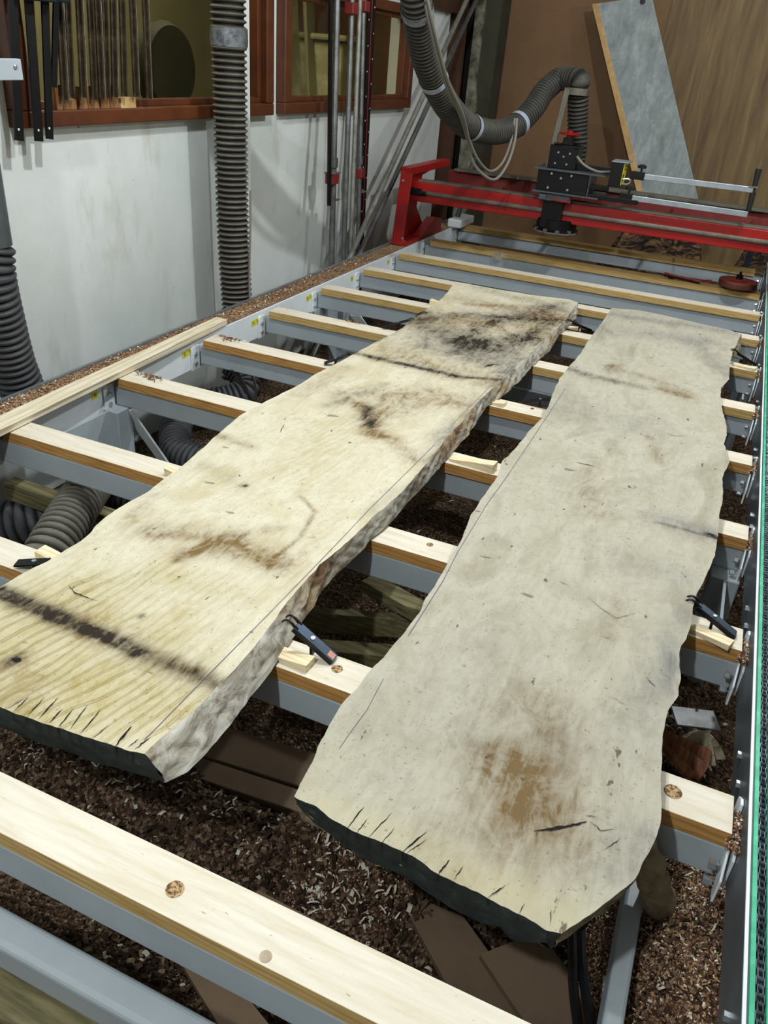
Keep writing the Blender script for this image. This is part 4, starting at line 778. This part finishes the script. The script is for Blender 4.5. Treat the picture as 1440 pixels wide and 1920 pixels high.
# red disc and red wrench on tenth bearer
c0=PZ(1383,533,.64)
dc=thing('cutter_disc',(c0[0],YK[9]+.045,ZT+.001),'round red cutter disc with a black spindle resting on the tenth bearer','disc')
cx_,cy_=c0[0],YK[9]+.045
obj('disc_body',MB().lathe([(.05,.001),(.112,.020),(.114,.046),(.112,.052),(.055,.056),(.05,.062),(.02,.063)],(cx_,cy_,ZT+.0005),48),['disc_rust'],dc,True)
obj('top_plate',MB().lathe([(.113,.0525),(.112,.056),(.058,.059),(.052,.066),(.020,.067)],(cx_,cy_,ZT+.0005),48),'disc_red',dc,True)
obj('spindle',MB().lathe([(.020,.067),(.020,.09),(.008,.092),(.007,.108)],(cx_,cy_,ZT),16),'black_metal',dc,True)
a=Vector(PZ(1258,508,.622));b=Vector(PZ(1318,522,.616)); a.y=b.y=0; a.y=YK[9]+.06; b.y=YK[9]+.03
wr=thing('pin_wrench',(a+b)/2,'red pin wrench lying on the tenth bearer left of the red disc','wrench')
obj('shank',MB().bar(a,b,.022,.008),'red_paint',wr,bevel=.002)
dd=(a-b).normalized(); ss=dd.cross(Vector((0,0,1)))
for s_ in(-1,1): obj('jaw',MB().bar(a+ss*s_*.006,a+dd*.03+ss*s_*.014,.008,.008),'red_paint',wr)
P,_=smooth_path([tuple(b),tuple(b+Vector((.02,.0,.012))),tuple(b+Vector((.05,.01,.014))),tuple(b+Vector((.055,-.015,.008))),tuple(b+Vector((.02,-.02,.004)))],20); obj('wire_loop',MB().tube(P,.003,6),'red_paint',wr,True)
obj('black_key',MB().bar(a+Vector((-.03,-.012,-.008)),b+Vector((-.01,-.018,-.008)),.008,.008).box((a.x+.0,a.y-.03,ZT+.001),(a.x+.035,a.y-.008,ZT+.012)),'black_metal',wr)
# ------------------------------------------------------------------ sawdust, chips, debris
def hfun(x,y):
    h=.03+.02*noise2(x*.8,y*.8,40,3)
    for cx_,cy_,sx,sy,a in((.30,1.02,.22,.42,.36),(.25,1.7,.2,.4,.12),(.02,2.2,.25,.6,.12),(-.35,1.05,.22,.14,.20),(-.95,1.02,.40,.14,.17),(-.75,2.6,.4,.3,.10),(-.35,3.6,.5,.5,.14),(-1.75,3.2,.3,.5,.08),(-.15,.62,.25,.15,.10),(-.65,.60,.22,.10,.13),(-1.2,1.9,.2,.3,.04)):
        h=h+a*np.exp(-((x-cx_)/sx)**2-((y-cy_)/sy)**2)
    return np.maximum(h+.012*noise2(x*5,y*5,41,3),.004)
nx,ny=150,340; xs_=np.linspace(-2.2,.75,nx); ys_=np.linspace(.0,6.6,ny); GX,GYY=np.meshgrid(xs_,ys_); H=hfun(GX,GYY)
mb=MB(); mb.add(np.stack([GX.ravel(),GYY.ravel(),H.ravel()],1),[]); idx=np.arange(nx*ny).reshape(ny,nx)
mb.f=[tuple(map(int,a)) for a in np.stack([idx[:-1,:-1],idx[:-1,1:],idx[1:,1:],idx[1:,:-1]],-1).reshape(-1,4)]; mb.mi=[0]*len(mb.f)
tag(obj('sawdust_pile',mb,'sawdust',None,True),'brown sawdust heaped on the floor beneath the bed','sawdust',kind='stuff')
def chips(name,n,sampler,mat,label,smin=.004,smax=.018,up=.004,thin=.3):
    vs=[];fs=[];cc=[]
    for i in range(n):
        x,y,z=sampler(); l=smin+(smax-smin)*random.random()**2; w=l*(thin+.25*random.random()); th=random.random()*6.28; tilt=(random.random()-.5)*1.4; cv=l*(random.random()*.6)
        d=Vector((math.cos(th)*math.cos(tilt),math.sin(th)*math.cos(tilt),math.sin(tilt))); s_=Vector((-math.sin(th),math.cos(th),(random.random()-.5)*.8)).normalized(); u=d.cross(s_)
        c0=Vector((x,y,z+up*random.random()+abs(math.sin(tilt))*l*.4)); o=len(vs); k=random.random()
        for t,h in((-.5,0),(-.17,.8),(.17,.8),(.5,0)):
            for q_ in(-1,1): vs.append(tuple(c0+d*l*t+s_*w*q_*.5+u*cv*h)); cc.append((k,k,k,1))
        fs+=[(o,o+1,o+3,o+2),(o+2,o+3,o+5,o+4),(o+4,o+5,o+7,o+6)]
    mb=MB(); mb.v=vs; mb.f=fs; mb.mi=[0]*len(fs); return tag(obj(name,mb,mat,None,False,attr=('chipc',cc)),label,'wood shavings',kind='stuff')
def samp(boxes):
    tot=sum(b[4] for b in boxes)
    def f():
        r=random.random()*tot
        for b in boxes:
            r-=b[4]
            if r<=0: break
        x=random.uniform(b[0],b[1]);y=random.uniform(b[2],b[3]); z=float(hfun(np.array([x]),np.array([y]))[0]); return x,y,z
    return f
class Fast: pass
def fast_samp(boxes,lift=0):
    tot=sum(b[4] for b in boxes); pool=[]
    for b in boxes:
        k=int(30000*b[4]/tot); x=rng.uniform(b[0],b[1],k);y=rng.uniform(b[2],b[3],k); pool.append(np.stack([x,y,hfun(x,y)],1))
    pool=np.vstack(pool); rng.shuffle(pool); it=[0]
    def f():
        it[0]+=1; return tuple(pool[it[0]%len(pool)])
    return f
chips('wood_shavings',15000,fast_samp([(-.05,.1,.75,1.3,1.5),(.0,.3,1.45,1.9,1.5),(-.7,.0,.8,1.3,2),(-1.5,-.5,.8,1.3,2.2),(-.6,.4,1.3,3.2,2)]),'chips_shaded','loose brown wood shavings and chips scattered over the floor heap',.006,.024)
chips('wood_shavings',14000,fast_samp([(.10,.32,.70,1.45,2),(-.55,-.25,.9,1.08,.25)]),'chips','tan chips and shavings on the heap beside the right rail',.002,.008)  # paler chip colour stands in for light reaching this side of the heap
chips('wood_shavings',6000,fast_samp([(-.9,-.2,.45,.75,1.5),(-1.3,-.3,1.3,4,2),(-1.9,-1.3,1.6,4.5,1.5)]),'chips_shaded','sparser shavings further back beneath the cross beams',.008,.022)
# pale curly shavings
def curls(n,area,label):
    mb=MB()
    for i in range(n):
        b=random.choice(area); x=random.uniform(b[0],b[1]);y=random.uniform(b[2],b[3]);z=float(hfun(np.array([x]),np.array([y]))[0])+.006
        r=random.uniform(.006,.016); t0=random.random()*6.28; w=random.uniform(.0012,.003); sp=random.uniform(1.2,4.5); ax=random.random()*6.28
        vs=[];m=9
        for k in range(m):
            t=t0+sp*k/(m-1); px_=r*math.cos(t);pz=r*math.sin(t)*.6+.004; py_=.012*(k/(m-1)-.5)
            for q_ in(-1,1):
                a_=px_;b_=py_+q_*w; vs.append((x+a_*math.cos(ax)-b_*math.sin(ax),y+a_*math.sin(ax)+b_*math.cos(ax),z+pz))
        mb.add(vs,[(2*k,2*k+1,2*k+3,2*k+2) for k in range(m-1)])
    return tag(obj('curly_shavings',mb,'tape_white',None,True),label,'wood shavings',kind='stuff')
plain('curl','#c9c1b2',.8)
M['tape_white_']=M['tape_white']; 
_c=curls; 
def curls2():
    o=_c(230,[(-.5,-.2,.88,1.1),(-.48,-.25,.92,1.05),(-1.3,-.6,.95,1.1),(.0,.4,.8,1.5)],'pale curly shavings caught on the dark heap between the slab ends'); o.data.materials.clear(); o.data.materials.append(M['curl']); return o
curls2()
# sawdust on left rail top
mb=MB(); n=700; vs=[]
ysr=np.linspace(.9,6.2,n); 
for j,xx in enumerate(np.linspace(-2.069,-1.957,10)):
    hz=.599+np.clip(.004+.006*np.exp(-((xx+2.015)/.035)**2)+.0035*noise2(ysr*3,np.full(n,xx*30),50),0.0006,.02)*np.clip((5.0-ysr)*.5,.25,1)
    for k in range(n): vs.append((xx,ysr[k],hz[k]))
mb.add(vs,[(j*n+k,j*n+k+1,(j+1)*n+k+1,(j+1)*n+k) for j in range(9) for k in range(n-1)]); tag(obj('rail_sawdust',mb,'sawdust_rail',None,True),'orange-brown sawdust lying along the top of the left rail','sawdust',kind='stuff')
def railS():
    y=1.4+3.2*random.random()**1.3; return random.uniform(-2.066,-1.965),y,.605
chips('wood_shavings',5000,railS,'chips','reddish shavings sprinkled along the left rail',.003,.011,.006,.5)
def endS():
    i=random.choice([1,1,2,2,3,4,5,6,7]); return random.uniform(.262,.2845),YK[i]+random.uniform(-.02,.07),.575+.012*random.random()
chips('wood_shavings',1400,endS,'chips','small chips collected at the right ends of the bearers',.003,.008,.006,.5)
def topS():
    k=random.random()
    if k<.4: p=PZ(random.gauss(432,12),random.gauss(634,4),ZT)
    elif k<.8: p=PZ(random.gauss(285,12),random.gauss(706,4),ZT)
    else: p=PZ(random.gauss(665,10),random.gauss(600,4),ZT)
    for y in YK:
        if y-.2<p[1]<y+.3: p[1]=min(max(p[1],y+.006),y+.084)
    return p[0],p[1],ZT+.001
chips('wood_shavings',350,topS,'chips','little heaps of shavings on the left ends of two bearers',.004,.012,.003,.5)
# dangling fibre tuft on the tenth bearer
mb=MB(); c0=PY(935,470,YK[9]-.004)
for i in range(60):
    x=c0[0]+random.gauss(0,.03); z=ZT-.0+random.uniform(-.005,.004); P=[(x,YK[9]-.002,z)]
    for k in range(5): P.append((P[-1][0]+random.gauss(0,.006),YK[9]-.004-.003*k-.004*random.random(),P[-1][2]-random.uniform(.003,.016)))
    mb.tube(P,.0006,3,0,False)
tag(obj('fibre_tuft',mb,'curl',None),'pale tuft of wood fibres hanging off the tenth bearer','fibres',kind='stuff')
# timber offcuts and sheets beneath the bed
def off(a,b,za,zb,w,h,mat,label,name='timber_offcut',cat='offcut'):
    return tag(obj(name,MB().bar(PZ(*a,za),PZ(*b,zb),w,h),mat,None,bevel=.003),label,cat,'offcuts beneath the bed')
off((690,1092),(860,1190),.34,.36,.06,.04,'old_timber','greenish offcut seen in the gap between the slabs, upper of the three')
off((560,1160),(850,1180),.26,.27,.03,.07,'old_timber','greenish offcut on edge in the gap between the slabs, middle of the three')
off((600,1222),(800,1236),.22,.22,.055,.05,'old_timber','thick offcut with sawdust on top in the gap between the slabs, lowest of the three')
off((20,915),(215,980),.30,.30,.05,.07,'old_timber','old timber offcut under the third bearer at the far left')
off((-60,1835),(230,1990),.30,.30,.10,.14,'old_timber','big old timber baulk below the front end beam')
off((400,1395),(640,1470),.14,.14,.11,.03,'brown_ply_sheet','wide dusty plank in the gap before the second bearer')
off((330,1440),(600,1530),.12,.12,.06,.06,'brown_ply_sheet','dark square baulk behind the sawdust heap')
off((470,1700),(820,1890),.22,.22,.05,.05,'brown_ply_sheet','brown batten low between the front bearer and grey slab')
def sheet(pix,z,th,mat,label,tilt=0):
    P=[PZ(x,y,zz_) for (x,y),zz_ in zip(pix,z)]; mb=MB(); n=len(P); mb.add(P+[p-np.array([0,0,th]) for p in P],[tuple(range(n)),tuple(range(2*n-1,n-1,-1))]+[(i,i+n,(i+1)%n+n,(i+1)%n) for i in range(n)]); return tag(obj('plywood_sheet',mb,mat,None),label,'sheet')
sheet([(900,1790),(1010,1745),(1130,1905),(1040,2000)],(.22,.26,.24,.20),.015,'brown_ply_sheet','brown plywood sheet lying under the front tip of the grey slab')
sheet([(740,1665),(870,1720),(1000,1900),(900,1960)],(.16,.17,.15,.13),.015,'brown_ply_sheet','lower brown plywood sheet beneath the front of the grey slab')
sheet([(330,1790),(420,1815),(560,1990),(470,2020)],(.2,.2,.2,.2),.015,'brown_ply_sheet','narrow dusty plywood strip beneath the front bearer')
off((1262,1342),(1345,1352),.33,.33,.07,.006,'galv','flat dark steel plate offcut by the right rail',name='steel_plate',cat='plate')
# bark fan and root beside grey slab
p=PZ(1265,1405,.34); mb=MB(); vs=[];n=14
for i in range(n):
    a_=-.9+1.4*i/(n-1); vs.append((p[0]-.03+.11*math.cos(a_),p[1]-.0+.10*math.sin(a_),p[2]+.012*math.sin(i*1.3)))
vs=[(p[0]-.09,p[1]+.03,p[2]+.03)]+vs; mb.add(vs+[(a_,b_,c_-.012) for a_,b_,c_ in vs],[(0,i+1,i+2) for i in range(n-1)]+[(n+1,n+3+i,n+2+i) for i in range(n-1)]+[(i+1,i+n+2,i+n+3,i+2) for i in range(n-1)])
tag(obj('bark_scrap',mb,'bark_strip',None,True),'reddish-brown fan of bark lying below the right edge of the grey slab','bark')
p=PZ(1320,1385,.34); heap('bark_scrap',p[0],p[1],.05,.04,p[2]-.04,.05,'bark_pale','small silver-grey scrap of bark beside the reddish fan','61' and 61,cat='bark',n=16,rough=.4)
p1=PZ(1220,1612,.50);p2=PZ(1226,1660,.42);p3=PZ(1244,1715,.33);p0_=PZ(1205,1570,.56)
P,_=smooth_path([p0_,p1,p2,p3,PZ(1262,1790,.22)],24)
mb=MB().tube(P,[.016+.016*math.sin(i/23*2.4)+.003*math.sin(i*1.7) for i in range(24)],16); tag(obj('root_piece',mb,'root',None,True),'knobbly pale root piece poking out below the front right of the grey slab','wood')
p=PZ(1348,1722,.27); heap('wood_chunk',p[0],p[1],.035,.03,p[2]-.03,.045,'root','dark chunk of wood on the sawdust by the right rail',71,n=14,rough=.4)
a=PZ(1165,1880,.22);b=PZ(1255,1925,.20); tag(obj('stick',MB().tube([a,(np.array(a)+b)/2+[0,0,.01],b],[.007,.006,.004],8),'black_matte',None,True),'thin dark stick lying on the sawdust at the bottom right','stick')
# cables and hoses under the bed
for i,dx in enumerate((0,16)):
    tag(cabletube('floor_cable',[PZ(1072+dx,1735,.50),PZ(1074+dx,1790,.42),PZ(1076+dx+6*i,1860,.33),PZ(1088+dx+12*i,1960,.22)],.009,'cable_black',None,40),['left','right'][i]+' black cable hanging below the front tip of the grey slab','cable','cables below the slab')
hd_=hose('dust_hose',[PZ(190,890,.25),PZ(160,925,.36),PZ(125,980,.38),PZ(90,1040,.36),PZ(60,1100,.30)],.072,.024,'hose',.12,None,24,False); tag(hd_,'short curve of grey ribbed hose rising between the second and third bearers','hose')
hd_=hose('dust_hose',[PZ(150,905,.14),PZ(215,920,.18),PZ(300,950,.16),PZ(400,960,.12)],.07,.024,'hose_dark',.12,None,24,False); tag(hd_,'dark ribbed hose on the floor below the third bearer','hose')
hd_=hose('dust_hose',[(-2.11,ym-.12,.30),(-2.0,ym-.22,.20),PZ(350,770,.15),PZ(330,840,.12),PZ(390,870,.12),PZ(480,880,.12)],.072,.025,'hose_dark',.15,None,24,False); tag(hd_,'dark ribbed hose curling under the bed behind the fourth bearer','hose')
hd_=hose('dust_hose',[PZ(0,985,.15),PZ(60,975,.18),PZ(130,960,.2)],.09,.03,'hose_dark',.1,None,20,False); tag(hd_,'very dark ribbed hose in the shade at the far left under the bed','hose')
tag(cabletube('floor_cable',[PZ(436,690,.5),PZ(452,715,.42),PZ(462,735,.36)],.012,'galv',None,20),'short shiny tube end under the fifth bearer','tube')
tag(cabletube('floor_cable',[PZ(465,690,.5),PZ(478,720,.4),PZ(480,760,.25)],.006,'cable_grey',None,20),'thin grey cable hanging under the fifth bearer','cable')
# overhead beam lamp row (battens are above the frame)
def lamp(name,loc,e,sx,sy,col=(1,.98,.94),rot=(0,0,0)):
    l=bpy.data.lights.new(name,'AREA'); l.shape='RECTANGLE'; l.size=sx; l.size_y=sy; l.energy=e; l.color=col
    o=bpy.data.objects.new(name,l); COL.objects.link(o); o.location=loc; o.rotation_euler=rot; return o
def bulb(name,loc,e,r=.045,col=(.93,.98,1)):
    l=bpy.data.lights.new(name,'POINT'); l.energy=e; l.color=col; l.shadow_soft_size=r
    o=bpy.data.objects.new(name,l); COL.objects.link(o); o.location=loc
for x,y,z,e in [(-.72,-.65,2.9,112),(-.8,1.95,3.0,88),(.35,3.7,3.05,100),(-.8,6.0,3.1,5),(1.9,4.4,2.6,45)]: bulb('ceiling_lamp',(x,y,z),e)
lamp('room_fill_light',(-3.3,3.6,3.2),34,.5,2.0,(1,.95,.8))  # added fill light, brightens the room behind the windows, no visible fitting
w=bpy.data.worlds.new('world'); S.world=w; w.use_nodes=True; w.node_tree.nodes['Background'].inputs[0].default_value=(.8,.9,1,1); w.node_tree.nodes['Background'].inputs[1].default_value=.03
S.view_settings.view_transform='Standard'; S.view_settings.look='None'; S.view_settings.gamma=1; S.view_settings.exposure=0.5; S.view_settings.use_curve_mapping=False
for o in bpy.data.objects:
    if '_o' in o: del o['_o']
